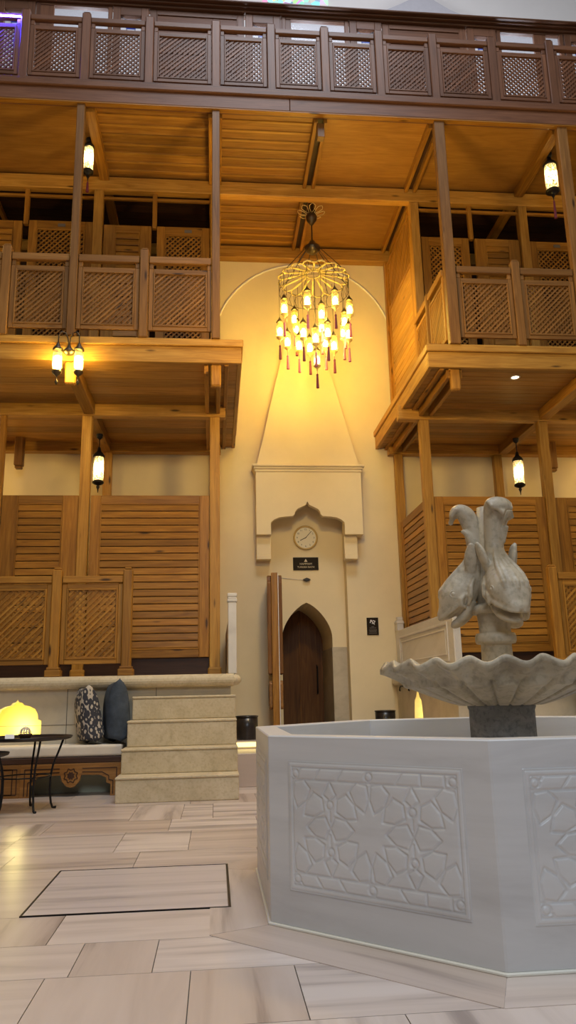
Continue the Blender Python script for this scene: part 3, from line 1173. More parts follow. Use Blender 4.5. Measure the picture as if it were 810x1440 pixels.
for xa, xb, lab in ((-3.95, -0.08, 'thin transom rail under the long beam on the left balcony'), (3.54, 7.3, 'thin transom rail under the long beam on the right balcony')):
    m = MB()
    m.box(xa, xb, YG - 0.03, YG + 0.02, 9.33, 9.375)
    solo('transom_rail', m, 'pine', lab, 'rail', bevel=0.004)


def side_wall(x, s, label):
    r = thing('upper_side_wall', label, 'panel', (x, 12.65, 5.94), pi / 2 * s, 'upper side walls')
    h = 0.88
    m = MB()
    frame_bars(m, -h, h, 2.42, 3.46, -0.03, 0.03, 0.07)
    m.box(-h, -h + 0.10, -0.03, 0.03, 0, 2.42)
    m.box(h - 0.10, h, -0.03, 0.03, 0, 2.42)
    m.build('panel_frame', 'pine', r, 0.005)
    m = MB()
    lattice(m, -h + 0.08, h - 0.08, 2.50, 3.38, 0.0, 0.075, 0.03)
    m.build('lattice', 'pine', r)
    m = MB()
    n = 19
    for i in range(n):
        a = 2.42 * i / n
        b = 2.42 * (i + 1) / n
        m.box(-h + 0.10, h - 0.10, -0.02, 0.02, a + 0.003, b - 0.003, grain=0)
    m.build('boards', 'pine_light', r, 0.006)


side_wall(3.42, 1, 'boarded side wall with lattice top on the right balcony, lit by the chandelier')
side_wall(0.0, -1, 'boarded side wall with lattice top on the left balcony')

# ---- top gallery cabins: framed glazed doors, wide windows, louvred fields
ZT = 10.05
co = MB()
co.box(XL, XR, YG - 0.09, YG + 0.1, 13.285, 13.33, grain=0)
co.box(XL, XR, YG - 0.15, YG + 0.1, 13.333, 13.36, grain=0)
co.box(XL, XR, YG - 0.22, YG + 0.12, 13.363, 13.405, grain=0)
solo('cabin_cornice', co, 'gallery_wood', 'long brown cornice along the top of the gallery cabins', 'cornice', bevel=0.012)


def glazed_door(x0, x1, label):
    r = thing('glazed_door', label, 'door', ((x0 + x1) / 2, YG, ZT), group='framed glazed doors of the top gallery')
    h = (x1 - x0) / 2
    m = MB()
    frame_bars(m, -h, h, 0, 3.23, -0.05, 0.05, 0.13, 0.18, 0.5)
    m.build('door_frame', 'gallery_wood', r, 0.006)
    m = MB()
    m.box(-h + 0.13, h - 0.13, 0.0, 0.008, 0.5, 3.05)
    m.build('pane', 'pane_glass', r)
    m = MB()
    a, zc = h - 0.13, 2.89
    for sx in (-1, 1):
        m.bar((sx * 0.06, -0.006, zc + 0.08), (sx * a, -0.006, 3.05), 0.012, 0.006)
        m.bar((sx * 0.06, -0.006, zc - 0.08), (sx * a, -0.006, 2.5), 0.012, 0.006)
    m.build('leading', 'lead', r)
    m = MB()
    frame_bars(m, -0.085, 0.085, zc - 0.10, zc + 0.10, -0.012, -0.002, 0.045)
    m.build('blue_square', 'blue_glass', r)


def wide_window(x0, x1, label, mull):
    r = thing('gallery_window', label, 'window', ((x0 + x1) / 2, YG, ZT), group='wide windows of the top gallery')
    h = (x1 - x0) / 2
    m = MB()
    frame_bars(m, -h, h, 0, 3.23, -0.04, 0.04, 0.07, 0.045, 0.3)
    m.build('window_frame', 'gallery_wood', r, 0.006)
    m = MB()
    m.box(mull * h - 0.12, mull * h + 0.12, -0.03, 0.03, 0.3, 3.185)
    m.build('mullion', 'gallery_wood', r, 0.006)
    m = MB()
    m.box(-h + 0.07, h - 0.07, 0.0, 0.008, 0.3, 3.185)
    m.build('pane', 'pane_glass', r)


for a, b, lab in ((-3.86, -3.20, 'leftmost framed glazed door of the top gallery, with a blue square in its leaded pane'), (-1.83, -1.20, 'framed glazed door of the top gallery left of the louvred field'),
                  (0.55, 1.19, 'framed glazed door of the top gallery just left of the middle window'), (2.48, 3.08, 'framed glazed door of the top gallery right of the middle window'),
                  (4.72, 5.28, 'framed glazed door of the top gallery right of the second louvred field'), (6.62, 7.2, 'rightmost framed glazed door of the top gallery')):
    glazed_door(a, b, lab)
wide_window(-3.18, -1.85, 'wide window of the top gallery at left', -0.72)
wide_window(1.22, 2.46, 'wide window in the middle of the top gallery above the chandelier', -0.92)
wide_window(5.30, 6.60, 'wide window of the top gallery at right', 0.30)
for a, b, lab in ((-1.18, 0.53, 'louvred field between the glazed doors of the top gallery at left'), (3.10, 4.70, 'louvred field between the glazed doors of the top gallery at right'), (-5.4, -3.88, 'louvred field at the left end of the top gallery')):
    louvre_panel(a, b, ZT, 13.28, YG, lab, 'louvred fields of the top gallery', 18, 0.12, 0.10, 0.12, 'gallery_wood')

# upper wall: coloured window and pointed relief
sw = MB()
arc = [(-0.72, 0.0), (0.72, 0.0)] + [(0.72 * cos(pi * k / 16), 0.9 + 0.72 * sin(pi * k / 16)) for k in range(17)]
sw.prism(arc, 'y', -0.01, 0.02)
o = sw.build('window_1', 'stained_glass', None, loc=(1.74, YW - 0.02, 15.72))
o['kind'] = 'structure'
gm = MB()
gm.prism([(-1.25, 0.0), (1.25, 0.0), (0.95, 0.12), (0.55, 0.30), (0.25, 0.50), (0.0, 0.72), (-0.25, 0.55), (-0.55, 0.36), (-0.95, 0.14)], 'y', -0.06, 0.0)
o = gm.build('trim_6', 'plaster_grey', None, 0.006, loc=(4.62, YW, 15.55))
o['kind'] = 'structure'

# ================================================================== FOUNTAIN
basin = thing('fountain_basin', 'large octagonal white marble basin with carved star panels in the foreground', 'basin', (FX, FY, 0))


def octl(ap):
    return [(a - FX, b - FY) for a, b in octa(ap)]


m = MB()
m.prism([octl(AP), octl(AP - 0.135)], 'z', 0.012, 0.90)
m.build('basin_wall', 'marble_white', basin, 0.006)
m = MB()
m.prism(octl(AP - 0.13), 'z', 0.01, 0.42)
m.build('basin_floor', 'marble_white', basin)
m = MB()
m.prism([octl(AP + 0.012), octl(AP - 0.02)], 'z', 0.002, 0.016)
m.build('sealant_strip', 'sealant', basin, 0.004)


def carved_panel():
    """star-pattern relief as a height field on one face; local x = u, z = v, +y into the wall"""
    import numpy as np
    Wp, Hp = 0.98, 0.615
    nx, nz = 260, 164
    us = np.linspace(-Wp / 2, Wp / 2, nx)
    vs = np.linspace(-Hp / 2, Hp / 2, nz)
    U, V = np.meshgrid(us, vs)
    segs = []
    iw, ih = 0.455, 0.272
    strip = 0.215

    def clipseg(a, b, x0, x1, y0, y1):
        dx, dy = b[0] - a[0], b[1] - a[1]
        t0, t1 = 0.0, 1.0
        for p, q in ((-dx, a[0] - x0), (dx, x1 - a[0]), (-dy, a[1] - y0), (dy, y1 - a[1])):
            if abs(p) < 1e-12:
                if q < 0:
                    return None
            else:
                t = q / p
                if p < 0:
                    t0 = max(t0, t)
                else:
                    t1 = min(t1, t)
        if t0 >= t1:
            return None
        return ((a[0] + dx * t0, a[1] + dy * t0), (a[0] + dx * t1, a[1] + dy * t1))
    def poly(pts, cx, cy, rot):
        q = [(cx + r * cos(rot + t), cy + r * sin(rot + t)) for r, t in pts]
        for p1, p2 in zip(q, q[1:] + q[:1]):
            sg = clipseg(p1, p2, -iw, iw, -strip, strip)
            if sg:
                segs.append(sg)
    for cx in (-0.455, 0.0, 0.455):
        for i in range(10):
            poly([(0.088, 0), (0.142, radians(16.8)), (0.205, radians(14.5)), (0.226, 0), (0.205, radians(-14.5)), (0.142, radians(-16.8))], cx, 0.0, radians(36 * i))
    for sx in (-1, 1):
        for sy in (-1, 1):
            segs.append(((sx * 0.2275, sy * 0.03), (sx * 0.2275, sy * 0.085)))
            segs.append(((sx * 0.190, sy * 0.15), (sx * 0.2275, sy * 0.125)))
            segs.append(((sx * 0.265, sy * 0.15), (sx * 0.2275, sy * 0.125)))
            segs.append(((sx * 0.190, sy * 0.15), (sx * 0.2275, sy * strip)))
            segs.append(((sx * 0.265, sy * 0.15), (sx * 0.2275, sy * strip)))
    for y in (-ih, -strip, strip, ih):
        segs.append(((-iw, y), (iw, y)))
    for x in (-iw, iw):
        segs.append(((x, -ih), (x, ih)))
    for x in (-0.42, -0.30, -0.165, 0.0, 0.165, 0.30, 0.42):
        for s in (-1, 1):
            segs.append(((x - 0.022, s * strip), (x + 0.022 * (1 if x < 0.2 else -1), s * ih)))
    D = np.full(U.shape, 9.0)
    for a, b in segs:
        ax, ay = a
        dx, dy = b[0] - ax, b[1] - ay
        L2 = dx * dx + dy * dy
        t = np.clip(((U - ax) * dx + (V - ay) * dy) / L2, 0, 1)
        D = np.minimum(D, np.hypot(U - ax - t * dx, V - ay - t * dy))
    circ = [(0.0, strip + 0.028), (-0.435, strip + 0.028), (0.435, strip + 0.028)]
    circ = circ + [(x, -y) for x, y in circ] + [(sx * 0.2275, sy * 0.105) for sx in (-1, 1) for sy in (-1, 1)]
    for cx, cy in circ:
        rr = np.hypot(U - cx, V - cy)
        D = np.where(rr < 0.026, np.abs(rr - 0.019), D)
    g = np.clip(1 - D / 0.0085, 0, 1)
    Hh = 0.0065 - 0.0065 * (g * g * (3 - 2 * g))
    # pillow of each raised field
    Hh += 0.0015 * np.clip(D / 0.03, 0, 1)
    inside = (np.abs(U) <= iw + 0.004) & (np.abs(V) <= ih + 0.004)
    Hh = np.where(inside, Hh, 0.0058)
    eb = np.minimum(Wp / 2 - np.abs(U), Hp / 2 - np.abs(V))
    Hh = np.where(eb < 0.004, -0.003, Hh)
    gb = np.clip(1 - np.abs(eb - 0.012) / 0.006, 0, 1)
    Hh = Hh - 0.005 * gb * (eb > 0.004)
    mbp = MB()
    vs_ = [(float(U[j, i]), -float(Hh[j, i]), float(V[j, i])) for j in range(nz) for i in range(nx)]
    fs_ = [(j * nx + i, j * nx + i + 1, (j + 1) * nx + i + 1, (j + 1) * nx + i) for j in range(nz - 1) for i in range(nx - 1)]
    mbp.v = [Vector(p) for p in vs_]
    mbp.f = [list(f) for f in fs_]
    mbp.gc = mbp.v
    mbp.rn = [0.5] * len(vs_)
    return mbp.build('carved_panel', 'marble_white', basin, smooth=True)


p0 = carved_panel()
for k in range(8):
    p = p0 if k == 0 else p0.copy()
    if k:
        COL.objects.link(p)
    a = k * pi / 4
    p.location = ((AP + 0.0005) * cos(a), (AP + 0.0005) * sin(a), 0.478)
    p.rotation_euler = (0, 0, a + pi / 2)
    p.parent = basin

# centrepiece: pedestal, scalloped bowl, column, dolphins
foun = thing('dolphin_fountain', 'weathered marble fountain of three dolphins on a column above a scalloped bowl', 'fountain', (FX, FY, 0.40))
zo = 0.40
m = MB()
m.lathe([(0.215, 0.42 - zo), (0.205, 0.62 - zo), (0.198, 0.80 - zo), (0.198, 0.985 - zo), (0.205, 1.0 - zo), (0.205, 1.035 - zo)], 40)
m.build('pedestal', 'pedestal_stone', foun, smooth=True)
NL = 22
prof = [(0.15, 1.020), (0.22, 1.022), (0.25, 1.030), (0.30, 1.045), (0.36, 1.066), (0.42, 1.090), (0.48, 1.115), (0.525, 1.135), (0.55, 1.146), (0.57, 1.152), (0.60, 1.168), (0.65, 1.198), (0.69, 1.222), (0.705, 1.232),
        (0.722, 1.236), (0.722, 1.268), (0.705, 1.274), (0.67, 1.262), (0.60, 1.222), (0.50, 1.175), (0.35, 1.12), (0.20, 1.10), (0.10, 1.10)]


def rmod(i, r, t):
    lob = abs(sin(t * NL / 2))
    if i <= 1 or i > 17:
        return r
    if i <= 9:
        return r * (1 + 0.075 * (min(1, 2.2 * lob) ** 0.7 - 0.6) * min(1, (i - 1) / 3))
    return r * (1 + 0.022 * cos(t * NL))


def zmod(i, z, t):
    lob = min(1, 2.2 * abs(sin(t * NL / 2))) ** 0.7
    if i < 8:
        return z - zo - (0.016 * lob if i > 1 else 0)
    if i <= 9:
        return z - zo - 0.022 * lob
    w = min(1.0, (i - 9) / 4) if i <= 16 else max(0.0, (19 - i) / 3)
    return z - zo - w * 0.020 * cos(t * NL)


m = MB()
m.lathe(prof, NL * 12, (0, 0, 0), rmod, zmod)
m.build('scalloped_bowl', 'marble_old', foun, smooth=True)
m = MB()
m.lathe([(0.10, 1.09), (0.105, 1.15), (0.098, 1.25), (0.094, 1.385), (0.12, 1.39), (0.127, 1.405), (0.127, 1.435), (0.12, 1.452), (0.098, 1.456), (0.098, 1.50), (0.106, 1.57), (0.112, 1.60), (0.10, 1.62), (0.07, 2.0), (0.055, 2.27), (0.0, 2.28)], 32)
m.v = [Vector((p.x, p.y, p.z - zo)) for p in m.v]
m.build('column', 'marble_old', foun, smooth=True)
m = MB()
m.lathe([(0.10, 1.572 - zo), (0.135, 1.576 - zo), (0.142, 1.60 - zo), (0.135, 1.622 - zo), (0.10, 1.64 - zo)], 72, rmod=lambda i, r, t: r * (1 + (0.02 * cos(18 * t) if 0 < i < 4 else 0)))
m.build('fluted_ring', 'marble_old', foun, smooth=True)


def sweep(mb, path, n=20):
    """path rows: (r, z, half width across, half depth, sideways s)"""
    pts = [Vector((p[0], p[4] if len(p) > 4 else 0.0, p[1])) for p in path]
    vs, fs = [], []
    M = len(path)
    for i, p in enumerate(pts):
        d = (pts[min(i + 1, M - 1)] - pts[max(i - 1, 0)]).normalized()
        side = Vector((0, 1, 0))
        side = (side - d * side.dot(d)).normalized()
        nrm = side.cross(d).normalized()
        for j in range(n):
            t = 2 * pi * j / n
            vs.append(p + side * cos(t) * path[i][2] + nrm * sin(t) * path[i][3])
    for i in range(M - 1):
        for j in range(n):
            j2 = (j + 1) % n
            fs.append((i * n + j, i * n + j2, (i + 1) * n + j2, (i + 1) * n + j))
    fs.append(tuple(range(n - 1, -1, -1)))
    fs.append(tuple((M - 1) * n + j for j in range(n)))
    mb.add(vs, fs)


def smooth_path(path, k=4):
    """Catmull-Rom refinement of sweep rows"""
    out = []
    P = [tuple(p) + (0.0,) * (5 - len(p)) for p in path]
    for i in range(len(P) - 1):
        a, b, c, d = P[max(i - 1, 0)], P[i], P[i + 1], P[min(i + 2, len(P) - 1)]
        for s in range(k):
            t = s / k
            out.append(tuple(0.5 * ((2 * b[q]) + (c[q] - a[q]) * t + (2 * a[q] - 5 * b[q] + 4 * c[q] - d[q]) * t * t + (3 * b[q] - a[q] - 3 * c[q] + d[q]) * t ** 3) for q in range(5)))
    out.append(P[-1])
    return out


def dolphin():
    mb = MB()
    body = [(0.216, 2.208, 0.052, 0.016), (0.206, 2.238, 0.080, 0.030), (0.172, 2.256, 0.084, 0.048), (0.130, 2.232, 0.076, 0.058), (0.104, 2.175, 0.066, 0.058), (0.088, 2.09, 0.060, 0.056),
            (0.082, 2.00, 0.060, 0.054), (0.090, 1.93, 0.068, 0.064), (0.112, 1.86, 0.084, 0.082), (0.150, 1.79, 0.108, 0.104), (0.195, 1.73, 0.130, 0.118), (0.238, 1.675, 0.130, 0.110),
            (0.272, 1.635, 0.106, 0.082), (0.300, 1.60, 0.082, 0.054), (0.324, 1.575, 0.058, 0.036), (0.336, 1.558, 0.036, 0.018)]
    sweep(mb, smooth_path(body))
    jaw = [(0.140, 1.66, 0.095, 0.05), (0.158, 1.60, 0.100, 0.040), (0.190, 1.556, 0.090, 0.034), (0.224, 1.530, 0.076, 0.030), (0.252, 1.518, 0.056, 0.025), (0.270, 1.518, 0.032, 0.016)]
    sweep(mb, smooth_path(jaw))
    # lips along the mouth
    for s in (-1, 1):
        mb.tube([(0.20, s * 0.116, 1.640), (0.240, s * 0.106, 1.610), (0.280, s * 0.082, 1.585), (0.318, s * 0.052, 1.563), (0.342, s * 0.014, 1.556)], [0.014, 0.016, 0.015, 0.014, 0.013], 8)
        # brow and gill folds
        mb.tube([(0.205, s * 0.085, 1.765), (0.245, s * 0.088, 1.735), (0.268, s * 0.080, 1.70)], [0.012, 0.018, 0.012], 8)
        mb.tube([(0.10, s * 0.095, 1.80), (0.125, s * 0.118, 1.74), (0.130, s * 0.122, 1.68), (0.15, s * 0.105, 1.63)], [0.010, 0.017, 0.017, 0.010], 8)
        # pectoral fin, a curled leaf
        fin = [(0.118, 1.84, 0.018, 0.03, s * 0.080), (0.116, 1.90, 0.022, 0.042, s * 0.096), (0.108, 1.95, 0.022, 0.042, s * 0.110), (0.104, 1.99, 0.018, 0.030, s * 0.122), (0.108, 2.015, 0.010, 0.012, s * 0.138)]
        sweep(mb, smooth_path(fin))
        # cheek scroll
        mb.tube([(0.16, s * 0.115, 1.70), (0.19, s * 0.126, 1.665), (0.19, s * 0.122, 1.625), (0.165, s * 0.112, 1.615)], [0.012, 0.018, 0.016, 0.010], 8)
    # flowing crest over the forehead
    for q in (-2, -1, 0, 1, 2):
        s = q * 0.036
        mb.tube([(0.128, s * 0.35, 1.98), (0.160, s * 0.6, 1.91), (0.212, s * 0.85, 1.85), (0.276 - abs(q) * 0.006, s, 1.79), (0.322 - abs(q) * 0.011, s * 1.05, 1.735), (0.334 - abs(q) * 0.013, s * 1.0, 1.69)],
                [0.007, 0.012, 0.016, 0.019, 0.018, 0.010], 8)
    # rolled lip of the tail fluke
    mb.tube([(0.182, -0.08, 2.268), (0.216, -0.066, 2.226), (0.212, -0.03, 2.222), (0.226, 0.0, 2.185), (0.212, 0.03, 2.222), (0.214, 0.066, 2.218), (0.182, 0.08, 2.262)], [0.012, 0.016, 0.013, 0.019, 0.013, 0.016, 0.012], 8)
    # a leaf along the tail
    sweep(mb, smooth_path([(0.10, 2.02, 0.022, 0.02, 0.045), (0.120, 2.08, 0.026, 0.02, 0.052), (0.145, 2.11, 0.022, 0.016, 0.056), (0.158, 2.10, 0.012, 0.010, 0.058)]))
    mb.v = [Vector((p.x, p.y, p.z - zo)) for p in mb.v]
    return mb


dm = dolphin()
d0 = dm.build('dolphin', 'marble_old', foun)
rm = d0.modifiers.new('fuse', 'REMESH')
rm.mode = 'VOXEL'
rm.voxel_size = 0.0065
rm.use_smooth_shade = True
sm = d0.modifiers.new('soften', 'SMOOTH')
sm.factor = 0.5
sm.iterations = 3
eyes = []
for s in (-1, 1):
    e = MB()
    c = Vector((0.235, s * 0.122, 1.700 - zo))
    e.lathe([(0.001, -0.016), (0.010, -0.012), (0.015, 0.0), (0.010, 0.012), (0.001, 0.016)], 12, c)
    e.tube([c + Vector((0.024 * cos(t * pi / 6), s * 0.002, 0.021 * sin(t * pi / 6))) for t in range(12)], 0.006, 6, closed=True)
    eyes.append(e.build('eye', 'marble_old', d0, smooth=True))
base_ang = atan2(-FY, -FX)       # towards the viewer's side of the hall
for k, rel in enumerate((28, -90, 148)):
    d = d0 if k == 0 else d0.copy()
    if k:
        COL.objects.link(d)
        for e in eyes:
            c = e.copy()
            COL.objects.link(c)
            c.parent = d
    d.rotation_euler = (0, 0, base_ang + radians(rel))
    d.parent = foun

# ================================================================== STAIRS
stairs = thing('stone_staircase', 'four worn limestone steps climbing to the left platform', 'stairs', (-0.40, 8.95, 0))
ys = [8.95, 9.275, 9.60, 9.925]
zs = [0.27, 0.545, 0.845, 1.125]
xl = [-1.08, -1.06, -1.035, -1.015]
for i in range(4):
    m = MB()
    m.box(xl[i] + 0.40, 0.262 - 0.003 * i + 0.40, ys[i] - 8.95 + 0.008, 10.247 - 8.95, 0 if i == 0 else zs[i - 1], zs[i] - 0.03)
    m.box(xl[i] + 0.395, 0.266 - 0.003 * i + 0.40, ys[i] - 8.95, 10.247 - 8.95, zs[i] - 0.03, zs[i])
    m.build('step', 'limestone', stairs, 0.012, segs=2)

# ================================================================== BALUSTRADES
lb = thing('marble_balustrade', 'white marble balustrade with end post on the right edge of the left platform', 'balustrade', (0.225, 10.2, ZP))
m = MB()
m.box(-0.055, 0.055, 0.0, 0.16, 0, 0.93)
m.box(-0.065, 0.065, -0.01, 0.17, 0.93, 0.97)
m.box(-0.058, 0.058, -0.003, 0.163, 0.97, 1.0)
m.box(-0.062, 0.062, -0.008, 0.168, 1.0, 1.045)
m.build('end_post', 'marble_cream', lb, 0.006)
MB().box(-0.045, 0.045, 0.16, 3.4, 0, 0.76).build('slab', 'marble_cream', lb, 0.008)
rb = thing('marble_balustrade', 'carved cream marble parapet slab on the edge of the right platform', 'balustrade', (3.25, 10.28, ZP))
m = MB()
m.box(-0.04, 0.06, 0.0, 3.38, 0, 0.78)
m.build('slab', 'marble_cream', rb, 0.008)
m = MB()
frame_bars(m, 0.25, 3.10, 0.12, 0.66, -0.005, 0.01, 0.035)
frame_bars(m, 0.36, 2.98, 0.21, 0.57, -0.005, 0.006, 0.02)
v = []
for p in m.v:
    v.append(Vector((-0.045 - p.y, p.x, p.z)))
m.v = v
m.build('carved_moulding', 'marble_cream', rb, 0.004)
m = MB()
for i in range(5):
    x = -0.028 + 0.019 * i
    m.box(x, x + 0.011, -0.008, 0.0, 0.04, 0.74)
m.build('fluted_end', 'marble_cream', rb, 0.003)
m = MB()
m.box(-0.05, 0.07, 3.20, 3.36, 0.78, 0.96)
m.box(-0.06, 0.08, 3.19, 3.37, 0.90, 0.94)
m.box(-0.04, 0.06, 3.20, 3.30, 0.96, 1.02)
m.build('end_post', 'marble_cream', rb, 0.008)
# small wall bracket under the right coping
r = thing('towel_rail', 'small dark rail under the coping of the right platform near the door', 'rail', (3.19, 13.0, 1.19))
m = MB()
m.tube([(0, -0.25, 0.02), (0, 0.45, 0.02)], 0.010, 8)
m.build('bar', 'black_iron', r)
for y in (-0.22, 0.42):
    m = MB()
    m.tube([(0.012, y, 0.02), (-0.015, y, 0.0), (-0.02, y, -0.05), (-0.005, y, -0.06)], [0.008, 0.009, 0.014, 0.008], 8)
    m.build('hook', 'black_iron', r)

# ================================================================== LEFT SEATING
bench = thing('wooden_bench', 'low wooden sofa base with inlaid arches and star rosette against the left platform', 'bench', (-1.11, 9.74, 0))
BL = 4.4
m = MB()
m.box(-BL, 0.0, 0.0, 0.50, 0.375, 0.44, grain=0)
m.build('seat_board', 'dark_wood', bench, 0.006)
m = MB()


def apron(x1, w):
    """arched apron seen from the front: right pier at x1, opening to the left"""
    return [(x1, 0.0), (x1, 0.372), (x1 - w, 0.372), (x1 - w, 0.0), (x1 - w + 0.12, 0.0), (x1 - w + 0.12, 0.13), (x1 - w + 0.17, 0.15), (x1 - w + 0.17, 0.20), (x1 - w + 0.24, 0.235), (x1 - w + 0.40, 0.24),
            (x1 - w / 2 - 0.12, 0.24), (x1 - w / 2 - 0.10, 0.17), (x1 - w / 2 - 0.05, 0.115), (x1 - w / 2, 0.10), (x1 - w / 2 + 0.05, 0.115), (x1 - w / 2 + 0.10, 0.17), (x1 - w / 2 + 0.12, 0.24),
            (x1 - 0.40, 0.24), (x1 - 0.24, 0.235), (x1 - 0.17, 0.20), (x1 - 0.17, 0.15), (x1 - 0.12, 0.13), (x1 - 0.12, 0.0)]


Wd = 1.16
m.prism(apron(0.0, Wd), 'y', 0.0, 0.04)
m.build('apron', 'inlay_wood', bench, 0.003)
m = MB()
m.prism([(-Wd, 0), (-Wd, 0.372), (-Wd - 0.62, 0.372), (-Wd - 0.62, 0)], 'y', 0.0, 0.04)
m.prism(apron(-Wd - 0.62, Wd), 'y', 0.0, 0.04)
m.build('side_cabinet', 'inlay_wood', bench, 0.003)
m = MB()
for x1 in (0.0, -Wd - 0.62):
    L = [(x1 - 0.05, 0.02), (x1 - 0.05, 0.315), (x1 - Wd / 2 + 0.13, 0.315)]
    L2 = [(x1 - 0.09, 0.02), (x1 - 0.09, 0.17), (x1 - 0.14, 0.18), (x1 - 0.14, 0.225), (x1 - 0.22, 0.27), (x1 - Wd / 2 + 0.13, 0.275)]
    for Q in (L, L2):
        for s in (0, 1):
            q = Q if not s else [(2 * x1 - Wd - a, b) for a, b in Q]
            for a, b in zip(q[:-1], q[1:]):
                m.bar((a[0], -0.001, a[1]), (b[0], -0.001, b[1]), 0.010, 0.006)
    cx, cz = x1 - Wd / 2, 0.235
    pts = [(cx + (0.085 if k % 2 else 0.062) * cos(pi * k / 8), cz + (0.085 if k % 2 else 0.062) * sin(pi * k / 8)) for k in range(16)]
    for a, b in zip(pts, pts[1:] + pts[:1]):
        m.bar((a[0], -0.001, a[1]), (b[0], -0.001, b[1]), 0.010, 0.006)
for x1, w in ((-Wd - 0.04, 0.54), (-Wd - 0.09, 0.44)):
    c = [(x1, 0.04), (x1, 0.32), (x1 - w, 0.32), (x1 - w, 0.04)]
    for a, b in zip(c, c[1:] + c[:1]):
        m.bar((a[0], -0.001, a[1]), (b[0], -0.001, b[1]), 0.010, 0.006)
m.build('dark_inlay', 'dark_wood', bench)
m = MB()
for x1 in (0.0, -Wd - 0.62):
    cx, cz = x1 - Wd / 2, 0.235
    m.prism([(cx + (0.048 if k % 2 else 0.034) * cos(pi * k / 8), cz + (0.048 if k % 2 else 0.034) * sin(pi * k / 8)) for k in range(16)], 'y', -0.004, 0.0)
m.build('star_inlay', 'dark_wood', bench)
m = MB()
m.box(-BL, 0.0, 0.44, 0.505, 0.0, 0.372)
m.build('back_board', 'green_paint', bench)


def soft_block(name, x0, x1, y0, y1, z0, z1, mat, label, cat, group=None):
    m = MB()
    nx, ny = max(2, int((x1 - x0) / 0.08)), 6
    m.box(x0, x1, y0, y1, z0, z1)
    return solo(name, m, mat, label, cat, group, 0.03)


c = soft_block('seat_cushion', -4.5, -1.105, 9.76, 10.235, 0.442, 0.575, 'cushion_cream', 'long cream seat cushion on the wooden sofa base', 'cushion')
c.modifiers['bevel'].segments = 4


def pillow(name, w, h, t, mat, loc, rot, label, ear=0.0):
    N_ = 18
    vs, fs = [], []
    for sgn in (-1, 1):
        for j in range(N_ + 1):
            for i in range(N_ + 1):
                u, v = -1 + 2 * i / N_, -1 + 2 * j / N_
                pin = 1 - 0.10 * (1 - abs(u) ** 2.0) * abs(v) ** 3 - 0.0
                pin2 = 1 - 0.10 * (1 - abs(v) ** 2.0) * abs(u) ** 3
                b = (max(0, 1 - u ** 4) * max(0, 1 - (v ** 2.4 if v > 0 else v ** 14))) ** 0.6
                wr = 0.012 * sin(7 * u + 3 * v) * b
                vs.append((u * w / 2 * pin2, sgn * (t / 2 * b + wr * 0.5), (v * pin + 1) * h / 2))
    n1 = (N_ + 1) ** 2
    for k in (0, 1):
        for j in range(N_):
            for i in range(N_):
                a = k * n1 + j * (N_ + 1) + i
                q = (a, a + 1, a + N_ + 2, a + N_ + 1)
                fs.append(q if k == 0 else q[::-1])
    m = MB()
    m.add(vs, fs)
    o = m.build(name, mat, None, smooth=True, loc=loc)
    bm = bmesh.new()
    bm.from_mesh(o.data)
    bmesh.ops.remove_doubles(bm, verts=bm.verts, dist=0.0005)
    bmesh.ops.recalc_face_normals(bm, faces=bm.faces)
    bm.to_mesh(o.data)
    bm.free()
    for p in o.data.polygons:
        p.use_smooth = True
    o.rotation_euler = rot
    return tag(o, label, 'pillow')


pillow('throw_pillow', 0.46, 0.70, 0.27, 'damask', (-1.495, 9.985, 0.585), (radians(9), radians(-4), radians(-66)), 'cream and black damask pillow standing on the seat cushion')
pillow('throw_pillow', 0.46, 0.76, 0.29, 'slate_velvet', (-1.195, 9.99, 0.585), (radians(2), radians(-3), radians(-70)), 'plain slate blue velvet pillow beside the stone steps')
# right side bench and pillow, just visible past the bowl
rbn = thing('stone_bench', 'low cream bench along the front of the right platform', 'bench', (5.3, 9.75, 0))
MB().box(-1.1, 3.0, 0.0, 0.495, 0.36, 0.46).build('seat_board', 'limestone_wall', rbn, 0.01)
MB().box(-1.05, 2.95, 0.05, 0.495, 0.0, 0.36).build('bench_base', 'limestone_wall', rbn, 0.01)
pillow('throw_pillow', 0.52, 0.66, 0.22, 'navy_cloth', (4.93, 10.0, 0.46), (radians(-4), radians(2), radians(30)), 'dark navy pillow on the bench at the right edge behind the bowl')

# wrought-iron tray tables
def tray_table(loc, R, z, label, legs, rot0):
    r = thing('tray_table', label, 'table', loc, rot0, 'wrought iron tray tables')
    m = MB()
    m.lathe([(0.02, z - 0.012), (R - 0.05, z - 0.012), (R - 0.012, z + 0.0), (R, z + 0.022), (R - 0.006, z + 0.026), (R - 0.022, z + 0.006), (R - 0.06, z - 0.004), (0.02, z - 0.004)], 48)
    m.build('tray_top', 'tray_metal', r, smooth=True)
    for k in range(legs):
        a = 2 * pi * k / legs
        m = MB()
        prof = [(R * 0.80, z - 0.012), (R * 0.72, z - 0.12), (R * 0.60, z - 0.27), (R * 0.555, z * 0.46), (R * 0.55, z * 0.25), (R * 0.585, 0.06), (R * 0.62, 0.014), (R * 0.70, 0.010)]
        m.tube([(p[0] * cos(a), p[0] * sin(a), p[1]) for p in prof], [0.011] * 6 + [0.012, 0.016], 8)
        m.build('leg', 'black_iron', r, smooth=True)
    m = MB()
    rr = R * 0.556
    m.tube([(rr * cos(t * pi / 18), rr * sin(t * pi / 18), z * 0.47) for t in range(36)], 0.008, 6, closed=True)
    m.build('ring_stretcher', 'black_iron', r, smooth=True)
    return r


